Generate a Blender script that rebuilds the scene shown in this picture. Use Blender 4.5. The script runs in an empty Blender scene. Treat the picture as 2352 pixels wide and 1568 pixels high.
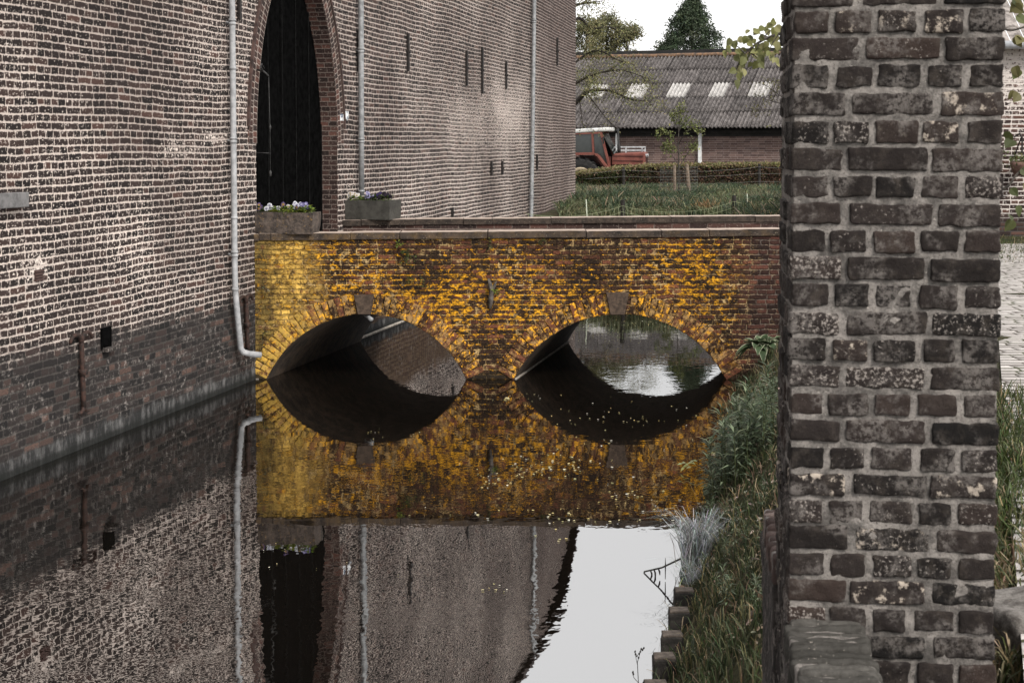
import bpy, math, random
import numpy as np
from mathutils import Vector, Matrix, noise as mn

R = random.Random(11)
NR = np.random.default_rng(5)
sc = bpy.context.scene
COL = sc.collection
V3 = Vector

# ------------------------------------------------------------------ camera
F = 3600.0                       # focal length in reference pixels (frame 2352 x 1568)
PITCH = math.atan(190.6 / F)
SHIFT = 263.4
CZ = 2.6                         # eye height above the water
CP, SP = math.cos(PITCH), math.sin(PITCH)

def ray(u, v):
    xr = (u - 1176) / F
    yc = (784 - v - SHIFT) / F
    d = V3((xr, CP + yc * SP, -SP + yc * CP))
    return d / d.y

def at(u, v, y):
    d = ray(u, v)
    return V3((d.x * y, y, CZ + d.z * y))

def at_z(u, v, z):
    d = ray(u, v)
    t = (z - CZ) / d.z
    return V3((d.x * t, t, z))

cam = bpy.data.cameras.new('camera')
cam.sensor_width = 36
cam.lens = F / 2352 * 36
cam.shift_y = -SHIFT / 2352
cam.clip_start = 0.05
cam.clip_end = 4000
cam.dof.use_dof = True
cam.dof.focus_distance = 17.0
cam.dof.aperture_fstop = 14.0
co = bpy.data.objects.new('camera', cam)
COL.objects.link(co)
co.location = (0, 0, CZ)
co.rotation_euler = (math.pi / 2 - PITCH, 0, 0)
sc.camera = co

# ------------------------------------------------------------------ object helpers
def tag(o, label=None, cat=None, group=None, kind=None):
    if label: o['label'] = label
    if cat: o['category'] = cat
    if group: o['group'] = group
    if kind: o['kind'] = kind
    return o

def thing(name, label, cat, loc=(0, 0, 0), rz=0.0, group=None):
    o = bpy.data.objects.new(name, None)
    COL.objects.link(o)
    o.empty_display_size = 0.1
    o.location = loc
    o.rotation_euler = (0, 0, rz)
    return tag(o, label, cat, group)

def dup(root, loc, rz=0.0, scale=1.0, label=None, group=None):
    r = root.copy(); COL.objects.link(r)
    r.location = loc; r.rotation_euler = (0, 0, rz); r.scale = (scale, scale, scale)
    if label: r['label'] = label
    if group: r['group'] = group
    for ch in list(root.children):
        c = ch.copy(); COL.objects.link(c); c.parent = r
        for g in list(ch.children):
            d = g.copy(); COL.objects.link(d); d.parent = c
    return r

class MB:
    """collects geometry of ONE mesh object"""
    def __init__(self):
        self.v = []; self.f = []; self.uv = {}; self.c = {}; self.mi = {}
    def add(self, vs, fs, uvs=None, col=None, mat=0):
        b = len(self.v)
        self.v.extend([V3(p) for p in vs])
        for f in fs:
            k = len(self.f)
            self.f.append([b + i for i in f])
            if uvs is not None: self.uv[k] = [uvs[i] for i in f]
            if mat: self.mi[k] = mat
        if col is not None:
            for i in range(b, len(self.v)): self.c[i] = col
        return b
    def quad(self, a, b, c, d, uvs=None, col=None):
        self.add([a, b, c, d], [(0, 1, 2, 3)], uvs, col)
    def box(self, c, size, M=None, col=None, bevel=0.0):
        sx, sy, sz = [s / 2 for s in size]
        c = V3(c)
        M = M or Matrix.Identity(3)
        if bevel <= 0:
            vs = [c + M @ V3((x * sx, y * sy, z * sz)) for z in (-1, 1) for y in (-1, 1) for x in (-1, 1)]
            self.add(vs, [(0, 2, 3, 1), (4, 5, 7, 6), (0, 1, 5, 4), (2, 6, 7, 3), (0, 4, 6, 2), (1, 3, 7, 5)], None, col)
        else:
            rounded_box(self, c, size, M, bevel, (2, 2, 2), 0, col)
    def bar(self, p, q, w, t=None, up=V3((0, 0, 1)), col=None):
        p = V3(p); q = V3(q); t = t or w
        z = (q - p); L = z.length; z.normalize()
        x = up.cross(z)
        if x.length < 1e-4: x = V3((1, 0, 0)).cross(z)
        x.normalize(); y = z.cross(x)
        M = Matrix((x, y, z)).transposed()
        self.box((p + q) / 2, (w, t, L), M, col)
    def tube(self, pts, rad, n=8, col=None, caps=True):
        pts = [V3(p) for p in pts]
        if not hasattr(rad, '__len__'): rad = [rad] * len(pts)
        rings = []; vs = []; fs = []
        prev = None
        for i, p in enumerate(pts):
            d = (pts[min(i + 1, len(pts) - 1)] - pts[max(i - 1, 0)])
            if d.length < 1e-9: d = V3((0, 0, 1))
            d.normalize()
            if prev is None:
                x = d.orthogonal().normalized()
            else:
                x = (prev - d * prev.dot(d))
                x = x.normalized() if x.length > 1e-6 else d.orthogonal().normalized()
            prev = x; y = d.cross(x)
            for k in range(n):
                a = 2 * math.pi * k / n
                vs.append(p + (x * math.cos(a) + y * math.sin(a)) * rad[i])
        for i in range(len(pts) - 1):
            for k in range(n):
                fs.append((i * n + k, i * n + (k + 1) % n, (i + 1) * n + (k + 1) % n, (i + 1) * n + k))
        if caps:
            fs.append(tuple(range(n - 1, -1, -1)))
            fs.append(tuple((len(pts) - 1) * n + k for k in range(n)))
        self.add(vs, fs, None, col)
    def build(self, name, mat, parent=None, smooth=False, org=None, mats=None):
        me = bpy.data.meshes.new(name)
        if org is None:
            org = V3((0, 0, 0))
            if parent is not None:
                p = parent
                while p.parent is not None: p = p.parent
                org = V3(p.location)
        me.from_pydata([tuple(p - org) for p in self.v], [], self.f)
        if self.uv:
            l = me.uv_layers.new(name='UVMap')
            for k, poly in enumerate(me.polygons):
                if k in self.uv:
                    for j, li in enumerate(poly.loop_indices):
                        l.data[li].uv = self.uv[k][j]
        if self.c:
            a = me.color_attributes.new('Col', 'FLOAT_COLOR', 'POINT')
            for i, c in self.c.items():
                a.data[i].color = (c[0], c[1], c[2], 1)
        for k, m in self.mi.items(): me.polygons[k].material_index = m
        if smooth:
            for p in me.polygons: p.use_smooth = True
        me.materials.append(mat)
        for m in (mats or []): me.materials.append(m)
        o = bpy.data.objects.new(name, me)
        COL.objects.link(o)
        if parent is not None: o.parent = parent
        return o

def rounded_box(mb, c, size, M, r, segs, amp=0.0, col=None, freq=14.0, seed=0.0):
    """box with rounded edges, subdivided, surface displaced by noise"""
    nx, ny, nz = segs
    hx, hy, hz = [s / 2 for s in size]
    r = min(r, hx * .9, hy * .9, hz * .9)
    def ax(n, h):
        xs = [-h, -h + r * .35, -h + r]
        for i in range(1, n): xs.append(-h + r + (2 * h - 2 * r) * i / n)
        return xs + [h - r, h - r * .35, h]
    X, Y, Z = ax(nx, hx), ax(ny, hy), ax(nz, hz)
    idx = {}; vs = []; fs = []
    c = V3(c)
    def vid(i, j, k):
        key = (i, j, k)
        if key in idx: return idx[key]
        p = V3((X[i], Y[j], Z[k]))
        q = V3((max(-hx + r, min(hx - r, p.x)), max(-hy + r, min(hy - r, p.y)), max(-hz + r, min(hz - r, p.z))))
        d = p - q
        if d.length > 1e-9: p = q + d.normalized() * r
        w = c + M @ p
        if amp:
            nv = mn.noise_vector((w + V3((seed, 0, 0))) * freq) * amp + mn.noise_vector((w + V3((seed, 5, 0))) * freq * 3.1) * amp * .4
            w = w + nv
        idx[key] = len(vs); vs.append(w)
        return idx[key]
    a, b, e = len(X) - 1, len(Y) - 1, len(Z) - 1
    for i in range(a):
        for j in range(b):
            fs.append((vid(i, j, 0), vid(i, j + 1, 0), vid(i + 1, j + 1, 0), vid(i + 1, j, 0)))
            fs.append((vid(i, j, e), vid(i + 1, j, e), vid(i + 1, j + 1, e), vid(i, j + 1, e)))
    for i in range(a):
        for k in range(e):
            fs.append((vid(i, 0, k), vid(i + 1, 0, k), vid(i + 1, 0, k + 1), vid(i, 0, k + 1)))
            fs.append((vid(i, b, k), vid(i, b, k + 1), vid(i + 1, b, k + 1), vid(i + 1, b, k)))
    for j in range(b):
        for k in range(e):
            fs.append((vid(0, j, k), vid(0, j, k + 1), vid(0, j + 1, k + 1), vid(0, j + 1, k)))
            fs.append((vid(a, j, k), vid(a, j + 1, k), vid(a, j + 1, k + 1), vid(a, j, k + 1)))
    mb.add(vs, fs, None, col)

def np_mesh(name, verts, tris, mat, parent=None, cols=None, org=None, smooth=False):
    verts = np.asarray(verts, dtype=np.float32).reshape(-1, 3)
    tris = np.asarray(tris, dtype=np.int32).reshape(-1, 3)
    if org is None:
        org = V3((0, 0, 0))
        if parent is not None:
            p = parent
            while p.parent is not None: p = p.parent
            org = V3(p.location)
    verts = verts - np.array(org, dtype=np.float32)
    me = bpy.data.meshes.new(name)
    me.vertices.add(len(verts)); me.vertices.foreach_set('co', verts.ravel())
    me.loops.add(len(tris) * 3); me.loops.foreach_set('vertex_index', tris.ravel())
    me.polygons.add(len(tris))
    me.polygons.foreach_set('loop_start', np.arange(0, len(tris) * 3, 3, dtype=np.int32))
    me.polygons.foreach_set('use_smooth', np.full(len(tris), smooth, dtype=bool))
    me.update(calc_edges=True)
    if cols is not None:
        a = me.color_attributes.new('Col', 'FLOAT_COLOR', 'POINT')
        c4 = np.ones((len(verts), 4), dtype=np.float32); c4[:, :3] = cols
        a.data.foreach_set('color', c4.ravel())
    me.validate()
    me.materials.append(mat)
    o = bpy.data.objects.new(name, me); COL.objects.link(o)
    if parent is not None: o.parent = parent
    return o

# ------------------------------------------------------------------ node helpers
class NT:
    def __init__(self, name):
        self.mat = bpy.data.materials.new(name); self.mat.use_nodes = True
        self.t = self.mat.node_tree; self.t.nodes.clear()
        self.out = self.t.nodes.new('ShaderNodeOutputMaterial')
    def set(self, sock, val):
        if val is None: return
        if isinstance(val, bpy.types.NodeSocket): self.t.links.new(val, sock)
        else:
            if hasattr(val, '__len__') and len(val) == 3 and sock.type == 'RGBA': val = (*val, 1)
            sock.default_value = val
    def n(self, typ, ins=None, **kw):
        nd = self.t.nodes.new(typ)
        for k, v in kw.items(): setattr(nd, k, v)
        for k, v in (ins or {}).items(): self.set(nd.inputs[k], v)
        return nd
    def m(self, op, *a, clamp=False):
        nd = self.t.nodes.new('ShaderNodeMath'); nd.operation = op; nd.use_clamp = clamp
        for i, x in enumerate(a): self.set(nd.inputs[i], x)
        return nd.outputs[0]
    def add(self, a, b): return self.m('ADD', a, b)
    def sub(self, a, b): return self.m('SUBTRACT', a, b)
    def mul(self, a, b): return self.m('MULTIPLY', a, b)
    def mix(self, f, a, b, blend='MIX'):
        nd = self.t.nodes.new('ShaderNodeMix'); nd.data_type = 'RGBA'; nd.blend_type = blend
        self.set(nd.inputs[0], f); self.set(nd.inputs[6], a); self.set(nd.inputs[7], b)
        return nd.outputs[2]
    def lerp(self, f, a, b):
        nd = self.t.nodes.new('ShaderNodeMix'); nd.data_type = 'FLOAT'
        self.set(nd.inputs[0], f); self.set(nd.inputs[2], a); self.set(nd.inputs[3], b)
        return nd.outputs[0]
    def noise(self, vec, scale, detail=3, rough=.55, dist=0.0):
        nd = self.n('ShaderNodeTexNoise', {'Vector': vec, 'Scale': scale, 'Detail': detail, 'Roughness': rough, 'Distortion': dist})
        return nd.outputs[0]
    def mr(self, v, a, b, c=0.0, d=1.0, smooth=True):
        nd = self.t.nodes.new('ShaderNodeMapRange')
        nd.interpolation_type = 'SMOOTHSTEP' if smooth else 'LINEAR'
        self.set(nd.inputs[0], v)
        for i, x in enumerate((a, b, c, d)): self.set(nd.inputs[i + 1], x)
        return nd.outputs[0]
    def ramp(self, f, stops):
        nd = self.t.nodes.new('ShaderNodeValToRGB')
        e = nd.color_ramp.elements
        while len(e) < len(stops): e.new(.5)
        for el, (p, c) in zip(e, stops): el.position = p; el.color = (*c, 1)
        self.set(nd.inputs[0], f)
        return nd.outputs[0]
    def obj(self): return self.n('ShaderNodeTexCoord').outputs['Object']
    def pos(self): return self.n('ShaderNodeNewGeometry').outputs['Position']
    def attr(self, name='Col'): return self.n('ShaderNodeAttribute', attribute_name=name).outputs['Color']
    def scl(self, vec, s):
        nd = self.n('ShaderNodeMapping', {'Vector': vec}); nd.inputs['Scale'].default_value = s
        return nd.outputs[0]
    def bsdf(self, col, rough=.85, bump=None, bstr=.5, bdist=.01, metal=0.0, spec=.3, **ex):
        b = self.n('ShaderNodeBsdfPrincipled', {'Base Color': col, 'Roughness': rough, 'Metallic': metal, 'Specular IOR Level': spec})
        for k, v in ex.items(): self.set(b.inputs[k.replace('_', ' ')], v)
        if bump is not None:
            bn = self.n('ShaderNodeBump', {'Height': bump, 'Strength': bstr, 'Distance': bdist})
            self.t.links.new(bn.outputs[0], b.inputs['Normal'])
        self.t.links.new(b.outputs[0], self.out.inputs[0])
        return b

def brick_cells(t, U, Vv, h, Ls, Lh, mort, rnd, rag, jit=.3):
    """brick bond with alternating stretcher and header courses: returns mask, id value, id colour, inner distance, row fraction"""
    vr = t.m('DIVIDE', Vv, h)
    row = t.m('FLOOR', vr); fv = t.sub(vr, row)
    par = t.m('FLOORED_MODULO', row, 2.0)
    L = t.lerp(par, Ls, Lh)
    rr = t.n('ShaderNodeTexWhiteNoise', {'W': row}, noise_dimensions='1D').outputs['Value']
    uu = t.add(t.m('DIVIDE', U, L), t.add(t.mul(rr, jit), t.mul(par, .25)))
    colm = t.m('FLOOR', uu); fu = t.sub(uu, colm)
    cv = t.n('ShaderNodeCombineXYZ', {'X': colm, 'Y': row}).outputs[0]
    wn = t.n('ShaderNodeTexWhiteNoise', {'Vector': cv}, noise_dimensions='2D')
    idv, idc = wn.outputs['Value'], wn.outputs['Color']
    ma = t.add(mort, t.mul(t.sub(idv, .5), mort * .5))
    du = t.sub(t.mul(t.sub(.5, t.m('ABSOLUTE', t.sub(fu, .5))), L), t.mul(ma, .62))
    dv = t.sub(t.mul(t.sub(.5, t.m('ABSOLUTE', t.sub(fv, .5))), h), ma)
    d = t.m('SMOOTH_MIN', du, dv, rnd)
    d = t.add(d, rag)
    mask = t.mr(d, -.0015, .003)
    return mask, idv, idc, d, fv

def uvs(t):
    uv = t.n('ShaderNodeUVMap', uv_map='UVMap').outputs[0]
    s = t.n('ShaderNodeSeparateXYZ', {'Vector': uv})
    return uv, s.outputs[0], s.outputs[1]

def gauss(t, U, Vv, u0, v0, ru, rv):
    a = t.m('POWER', t.m('DIVIDE', t.sub(U, u0), ru), 2.0)
    b = t.m('POWER', t.m('DIVIDE', t.sub(Vv, v0), rv), 2.0)
    return t.m('EXPONENT', t.mul(t.add(a, b), -1.0))

# ------------------------------------------------------------------ castle wall frame
WA = at_z(0, 1105, 0); WB = at_z(590, 870, 0)
WD = (WB - WA).normalized(); WN = V3((WD.y, -WD.x, 0))
def WP(s, z, off=0.0): return WA + WD * s + WN * off + V3((0, 0, z))
def wall_at(u, v, off=0.0):
    d = ray(u, v); o = V3((0, 0, CZ)); a = WA + WN * off
    t = (a - o).dot(WN) / d.dot(WN)
    p = o + d * t
    return (p - WA).dot(WD), p.z
SL = wall_at(588.5, 400)[0]; SR = wall_at(775, 400)[0]
S_BEND = wall_at(1240, 330)[0]
ang = math.radians(2.2)
WD2 = V3((WD.x * math.cos(ang) - WD.y * math.sin(ang), WD.x * math.sin(ang) + WD.y * math.cos(ang), 0))
WN2 = V3((WD2.y, -WD2.x, 0))
PB = WP(S_BEND, 0)
dd = ray(1322, 330)
_t = PB.dot(WN2) / dd.dot(WN2)
PE = V3((dd.x * _t, _t, 0))
S_END = S_BEND + (PE - PB).length
print('wall dir', WD, 'gate', SL, SR, 'bend', S_BEND, 'end', S_END, PE)
def WQ(s, z, off=0.0):
    if s <= S_BEND: return WP(s, z, off)
    return PB + WD2 * (s - S_BEND) + WN2 * off + V3((0, 0, z))
def ztop(s): return 8.2 if s < 24 else 8.2 - (s - 24) * (1.5 / (S_END - 24))

# ------------------------------------------------------------------ materials
S_BACK = (20.3 - WA.y) / WD.y
def mat_castle():
    t = NT('castle_brick')
    uv, U, Vv = uvs(t)
    n1 = t.noise(uv, .55, 2); n2 = t.noise(uv, 4.0, 3); n3 = t.noise(uv, 5.0, 2)
    V2 = t.add(Vv, t.add(t.mul(t.sub(n1, .5), .075), t.mul(t.sub(n2, .5), .016)))
    U2 = t.add(U, t.mul(t.sub(n3, .5), .05))
    fine = t.noise(uv, 55, 4, .65)
    med = t.noise(uv, 22, 3, .6)
    rag = t.add(t.mul(t.sub(fine, .5), .026), t.mul(t.sub(med, .5), .022))
    mask, idv, idc, d, fv = brick_cells(t, U2, V2, .0645, .236, .119, .0064, .018, rag, .5)
    low = t.noise(uv, .45, 3)
    # lime wash left on the face of the bricks
    s1, z1 = wall_at(470, 325); s2, z2 = wall_at(1120, 265); s3, z3 = wall_at(230, 590); s4, z4 = wall_at(85, 612)
    Ug = t.add(U, t.mul(t.sub(t.noise(uv, 3.0, 4, .7), .5), 1.1)); Vg = t.add(Vv, t.mul(t.sub(t.noise(uv, 2.6, 4, .7), .5), .45))
    sA, zA = wall_at(405, 350); sB, zB = wall_at(492, 318)
    g = t.add(t.add(t.mul(gauss(t, Ug, Vg, sA, zA, .45, .10), .10), t.mul(gauss(t, Ug, Vg, sB, zB, .32, .07), .13)), t.mul(gauss(t, Ug, Vg, s2, z2, 3.6, .8), .10))
    g = t.add(g, t.mul(gauss(t, Ug, Vg, s3, z3, 6.0, .6), .015))
    g = t.add(g, t.mul(gauss(t, Ug, Vg, s4, z4, .22, .10), .14))
    limen = t.noise(uv, 34, 5, .7)
    lth = t.add(t.add(limen, t.mul(t.sub(low, .5), .22)), g)
    lime = t.mr(lth, .585, .645)
    bcol = t.ramp(idv, [(0, (.016, .013, .0125)), (.35, (.028, .0205, .019)), (.7, (.040, .028, .0255)), (.93, (.056, .036, .031)), (1, (.085, .048, .039))])
    bn = t.noise(uv, 120, 4, .7)
    bcol = t.mix(t.mr(bn, .3, .75), bcol, t.mix(.55, bcol, (.012, .010, .010)))
    mcol = t.mix(t.noise(uv, 30, 4, .7), (.36, .30, .27), (.84, .73, .655))
    mcol = t.mix(t.mr(low, .34, .66, .80, 0.0), mcol, (.27, .225, .20))
    mcol = t.mix(t.mr(t.add(Vv, t.mul(low, 1.2)), 2.2, 4.6, 0, .42), mcol, (.25, .205, .185))
    # small dark pits in the mortar
    mcol = t.mix(t.mr(t.noise(uv, 70, 3, .6), .60, .70, 0, .75), mcol, (.10, .08, .075))
    up = t.mix(mask, mcol, t.mix(t.mul(lime, .9), bcol, (.70, .61, .55)))
    # far end newer masonry with thinner lime
    far = t.mr(U, S_BEND - .6, S_BEND + .2)
    up = t.mix(t.mul(far, .45), up, t.mix(mask, (.17, .13, .12), t.mix(.5, bcol, (.075, .045, .038))))
    # the damp, algae-stained foot of the wall
    edge = t.add(.93, t.add(t.mul(t.sub(t.noise(uv, 1.1, 3), .5), .55), t.mul(t.sub(t.noise(uv, 9, 5, .75), .5), .5)))
    damp = t.mr(t.sub(Vv, edge), -.10, .09)
    b2 = t.ramp(idv, [(0, (.014, .013, .013)), (.5, (.030, .025, .024)), (.8, (.055, .038, .034)), (.93, (.085, .055, .046)), (1, (.14, .085, .068))])
    b2 = t.mix(t.mr(bn, .35, .7), b2, (.016, .015, .015))
    m2 = t.mix(t.noise(uv, 25, 4, .7), (.012, .012, .012), (.085, .075, .068))
    lo = t.mix(mask, m2, b2)
    lo = t.mix(t.mr(U, S_BACK - .6, S_BACK + .4), lo, t.mix(mask, t.mix(fine, (.05, .034, .022), (.22, .155, .10)), t.mix(.6, b2, (.085, .050, .032))))
    salt = t.mul(t.mr(t.noise(uv, 14, 6, .75), .52, .68), t.mr(t.noise(uv, 1.6, 2), .38, .58))
    lo = t.mix(t.mul(salt, .7), lo, (.30, .27, .25))
    col = t.mix(damp, lo, up)
    # smooth cement skirt at the water
    pe = t.add(.15, t.mul(t.sub(t.noise(uv, 3, 5, .75), .5), .30))
    pl = t.mr(t.sub(Vv, pe), -.03, .03)
    pc = t.mix(t.mr(t.noise(t.scl(uv, (1, .35, 1)), 9, 6, .75), .42, .68), (.022, .022, .022), (.125, .122, .12))
    pc = t.mix(t.mr(Vv, .03, .09, .85, 0), pc, (.012, .013, .012))
    col = t.mix(pl, pc, col)
    hgt = t.add(t.mul(t.mr(d, -.004, .008), 1.0), t.mul(fine, .6))
    hgt = t.mul(hgt, t.lerp(pl, .35, 1.0))
    t.bsdf(col, .92, hgt, .55, .008, spec=.12)
    return t.mat

def mat_ringbrick(name, h, L, warm=False):
    """soldier / header bricks of arch and jamb; u runs along the arch, v across"""
    t = NT(name)
    uv, U, Vv = uvs(t)
    fine = t.noise(uv, 55, 4, .65)
    rag = t.mul(t.sub(fine, .5), .016)
    mask, idv, idc, d, fv = brick_cells(t, U, Vv, h, L, L, .0055, .010, rag, 0.0)
    b = t.ramp(idv, [(0, (.020, .014, .013)), (.5, (.040, .024, .021)), (.85, (.065, .034, .028)), (1, (.10, .048, .038))])
    b = t.mix(t.mr(t.noise(uv, 40, 5, .7), .58, .68, 0, .7), b, (.45, .38, .33))
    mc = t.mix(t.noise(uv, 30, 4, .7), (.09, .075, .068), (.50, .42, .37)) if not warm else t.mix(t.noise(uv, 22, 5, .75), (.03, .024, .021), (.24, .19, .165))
    t.bsdf(t.mix(mask, mc, b), .9, t.add(t.mr(d, -.004, .008), t.mul(fine, .5)), .5, .008, spec=.12)
    return t.mat

BX0 = at_z(575, 872, 0).x                      # left end of the bridge face
def mat_bridge():
    t = NT('lichen_brick')
    uv, U, Vv = uvs(t)
    n1 = t.noise(uv, .8, 2); n2 = t.noise(uv, 5.0, 3)
    V2 = t.add(Vv, t.add(t.mul(t.sub(n1, .5), .06), t.mul(t.sub(n2, .5), .022)))
    U2 = t.add(U, t.mul(t.sub(t.noise(uv, 4.0, 2), .5), .06))
    fine = t.noise(uv, 60, 4, .65)
    rag = t.add(t.mul(t.sub(fine, .5), .026), t.mul(t.sub(t.noise(uv, 25, 3), .5), .026))
    mask, idv, idc, d, fv = brick_cells(t, U2, V2, .0552, .205, .103, .0040, .013, rag, .6)
    b = t.ramp(idv, [(0, (.018, .010, .007)), (.35, (.042, .020, .013)), (.7, (.080, .032, .020)), (.92, (.15, .052, .030)), (1, (.24, .085, .045))])
    b = t.mix(t.mr(t.noise(uv, 70, 6, .75), .40, .66, 0, .9), b, (.012, .008, .006))
    b = t.mix(t.mr(t.noise(uv, 48, 6, .78), .53, .66, 0, .75), b, (.30, .19, .085))
    mc = t.mix(t.mr(t.noise(uv, 9, 6, .75), .44, .64), (.016, .010, .006), (.40, .26, .12))
    col = t.mix(mask, mc, b)
    # black crust
    crust = t.mr(t.noise(t.scl(uv, (1.0, .55, 1)), 2.6, 5, .7), .43, .58)
    crustf = t.mul(crust, t.mr(t.noise(uv, 45, 4, .7), .36, .56))
    col = t.mix(t.mul(crustf, .85), col, (.014, .010, .008))
    # weathered cream lime round the joints
    cream = t.mr(t.add(t.noise(uv, 11, 6, .75), t.mul(t.sub(.5, mask), .10)), .50, .60)
    creamz = t.mr(t.noise(uv, 1.4, 3), .42, .60)
    col = t.mix(t.mul(t.mul(cream, creamz), .85), col, (.62, .43, .20))
    # yellow lichen, thickest along the ledges of the courses
    ln = t.noise(t.scl(uv, (1.0, 1.55, 1)), 11.0, 6, .74, .5)
    ledge = t.mr(t.m('ABSOLUTE', t.sub(fv, .5)), .25, .5, -.02, .06)
    zone = t.noise(uv, 1.1, 3)
    gl = t.add(gauss(t, U, Vv, -1.4, .95, 1.5, .5), t.add(gauss(t, U, Vv, .1, .80, 1.5, .45), gauss(t, U, Vv, 2.05, 1.05, .75, .5)))
    lsum = t.add(t.add(ln, ledge), t.add(t.mul(t.sub(zone, .5), .26), t.mul(t.sub(gl, .55), .065)))
    lz = t.mr(U, 2.25, 2.75, 1, 0)
    drop = t.mr(t.noise(uv, 34, 5, .72), .40, .54)
    lich = t.mul(t.mul(t.mr(lsum, .540, .625), lz), t.lerp(drop, .12, 1.0))
    lcol = t.mix(t.noise(uv, 30, 4, .7), (1.0, .47, .012), (.74, .36, .035))
    col = t.mix(t.mul(lich, .9), col, lcol)
    # algae film on the end beside the castle wall
    alg = t.mr(t.add(U, t.mul(t.sub(t.noise(uv, 2.2, 4, .65), .5), 1.0)), BX0 + .35, BX0 + 1.0, 1, 0)
    acol = t.mix(t.mr(t.noise(t.scl(uv, (1, 1.6, 1)), 7, 7, .76), .36, .62), (.15, .088, .018), (.86, .53, .12))
    acol = t.mix(t.mr(t.add(U, t.mul(t.sub(n2, .5), .3)), BX0 + .10, BX0 + .45, .85, 0), acol, t.mix(fine, (.045, .036, .015), (.18, .13, .045)))
    acol = t.mix(t.mul(t.sub(1.0, mask), .5), acol, (.05, .036, .012))
    col = t.mix(t.mul(alg, t.mr(t.noise(uv, 13, 6, .75), .40, .56, .15, .95)), col, acol)
    # plain brown end on the bank side
    rt = t.mr(t.add(U, t.mul(t.sub(zone, .5), .5)), 2.35, 2.8)
    col = t.mix(t.mul(rt, .8), col, t.mix(mask, t.mix(fine, (.05, .04, .036), (.26, .21, .18)), t.ramp(idv, [(0, (.022, .013, .012)), (.6, (.055, .026, .022)), (1, (.10, .042, .033))])))
    # wet foot
    col = t.mix(t.mr(Vv, .02, .16, .85, 0), col, (.016, .013, .009))
    hgt = t.add(t.mul(t.mr(d, -.004, .009), 1.0), t.add(t.mul(fine, .9), t.mul(lich, .4)))
    t.bsdf(col, .92, hgt, 1.0, .016, spec=.12)
    return t.mat

def mat_voussoir():
    t = NT('lichen_voussoir')
    p = t.pos(); c = t.attr()
    s = t.n('ShaderNodeSeparateColor', {'Color': c})
    b = t.ramp(s.outputs[0], [(0, (.018, .010, .007)), (.4, (.040, .018, .011)), (.8, (.095, .036, .021)), (1, (.17, .062, .034))])
    b = t.mix(t.mr(t.noise(p, 60, 5, .72), .42, .7, 0, .8), b, (.016, .011, .008))
    cr = t.mr(t.add(t.noise(p, 13, 7, .78), t.mul(s.outputs[1], .12)), .52, .66)
    b = t.mix(t.mul(cr, .65), b, (.40, .25, .10))
    b = t.mix(t.mr(t.noise(p, 24, 6, .78), .48, .62, 0, .85), b, (.016, .010, .007))
    x = t.n('ShaderNodeSeparateXYZ', {'Vector': p}).outputs[0]
    lz = t.mr(x, 2.0, 2.5, 1, .1)
    l = t.mul(t.mr(t.add(t.noise(p, 15, 7, .78), t.mul(s.outputs[2], .06)), .565, .63), lz)
    b = t.mix(l, b, t.mix(t.noise(p, 30, 3), (.86, .40, .012), (.52, .26, .03)))
    al = t.mr(x, BX0 + .45, BX0 + .95, .8, 0)
    b = t.mix(t.mul(al, t.mr(t.noise(p, 16, 6, .75), .40, .58)), b, (.46, .29, .06))
    t.bsdf(b, .92, t.noise(p, 50, 5, .7), .7, .012, spec=.12)
    return t.mat

def mat_noise(name, c1, c2, scale=8, detail=5, rough=.7, rg=.85, bscale=40, bs=.4, bd=.006, lo=.35, hi=.65, metal=0.0, spec=.3, extra=None):
    t = NT(name); p = t.obj()
    col = t.mix(t.mr(t.noise(p, scale, detail, rough), lo, hi), c1, c2)
    if extra: col = extra(t, p, col)
    t.bsdf(col, rg, t.noise(p, bscale, 5, .7), bs, bd, metal=metal, spec=spec)
    return t.mat

def mat_leaf(name, rough=.6, trans=.25, tint=(1, 1, 1)):
    t = NT(name)
    c = t.attr()
    if tint != (1, 1, 1): c = t.mix(1.0, c, tint, 'MULTIPLY')
    b = t.n('ShaderNodeBsdfPrincipled', {'Base Color': c, 'Roughness': rough, 'Specular IOR Level': .25})
    tr = t.n('ShaderNodeBsdfTranslucent', {'Color': c})
    mx = t.n('ShaderNodeMixShader', {0: trans})
    t.t.links.new(b.outputs[0], mx.inputs[1]); t.t.links.new(tr.outputs[0], mx.inputs[2])
    t.t.links.new(mx.outputs[0], t.out.inputs[0])
    return t.mat

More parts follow.
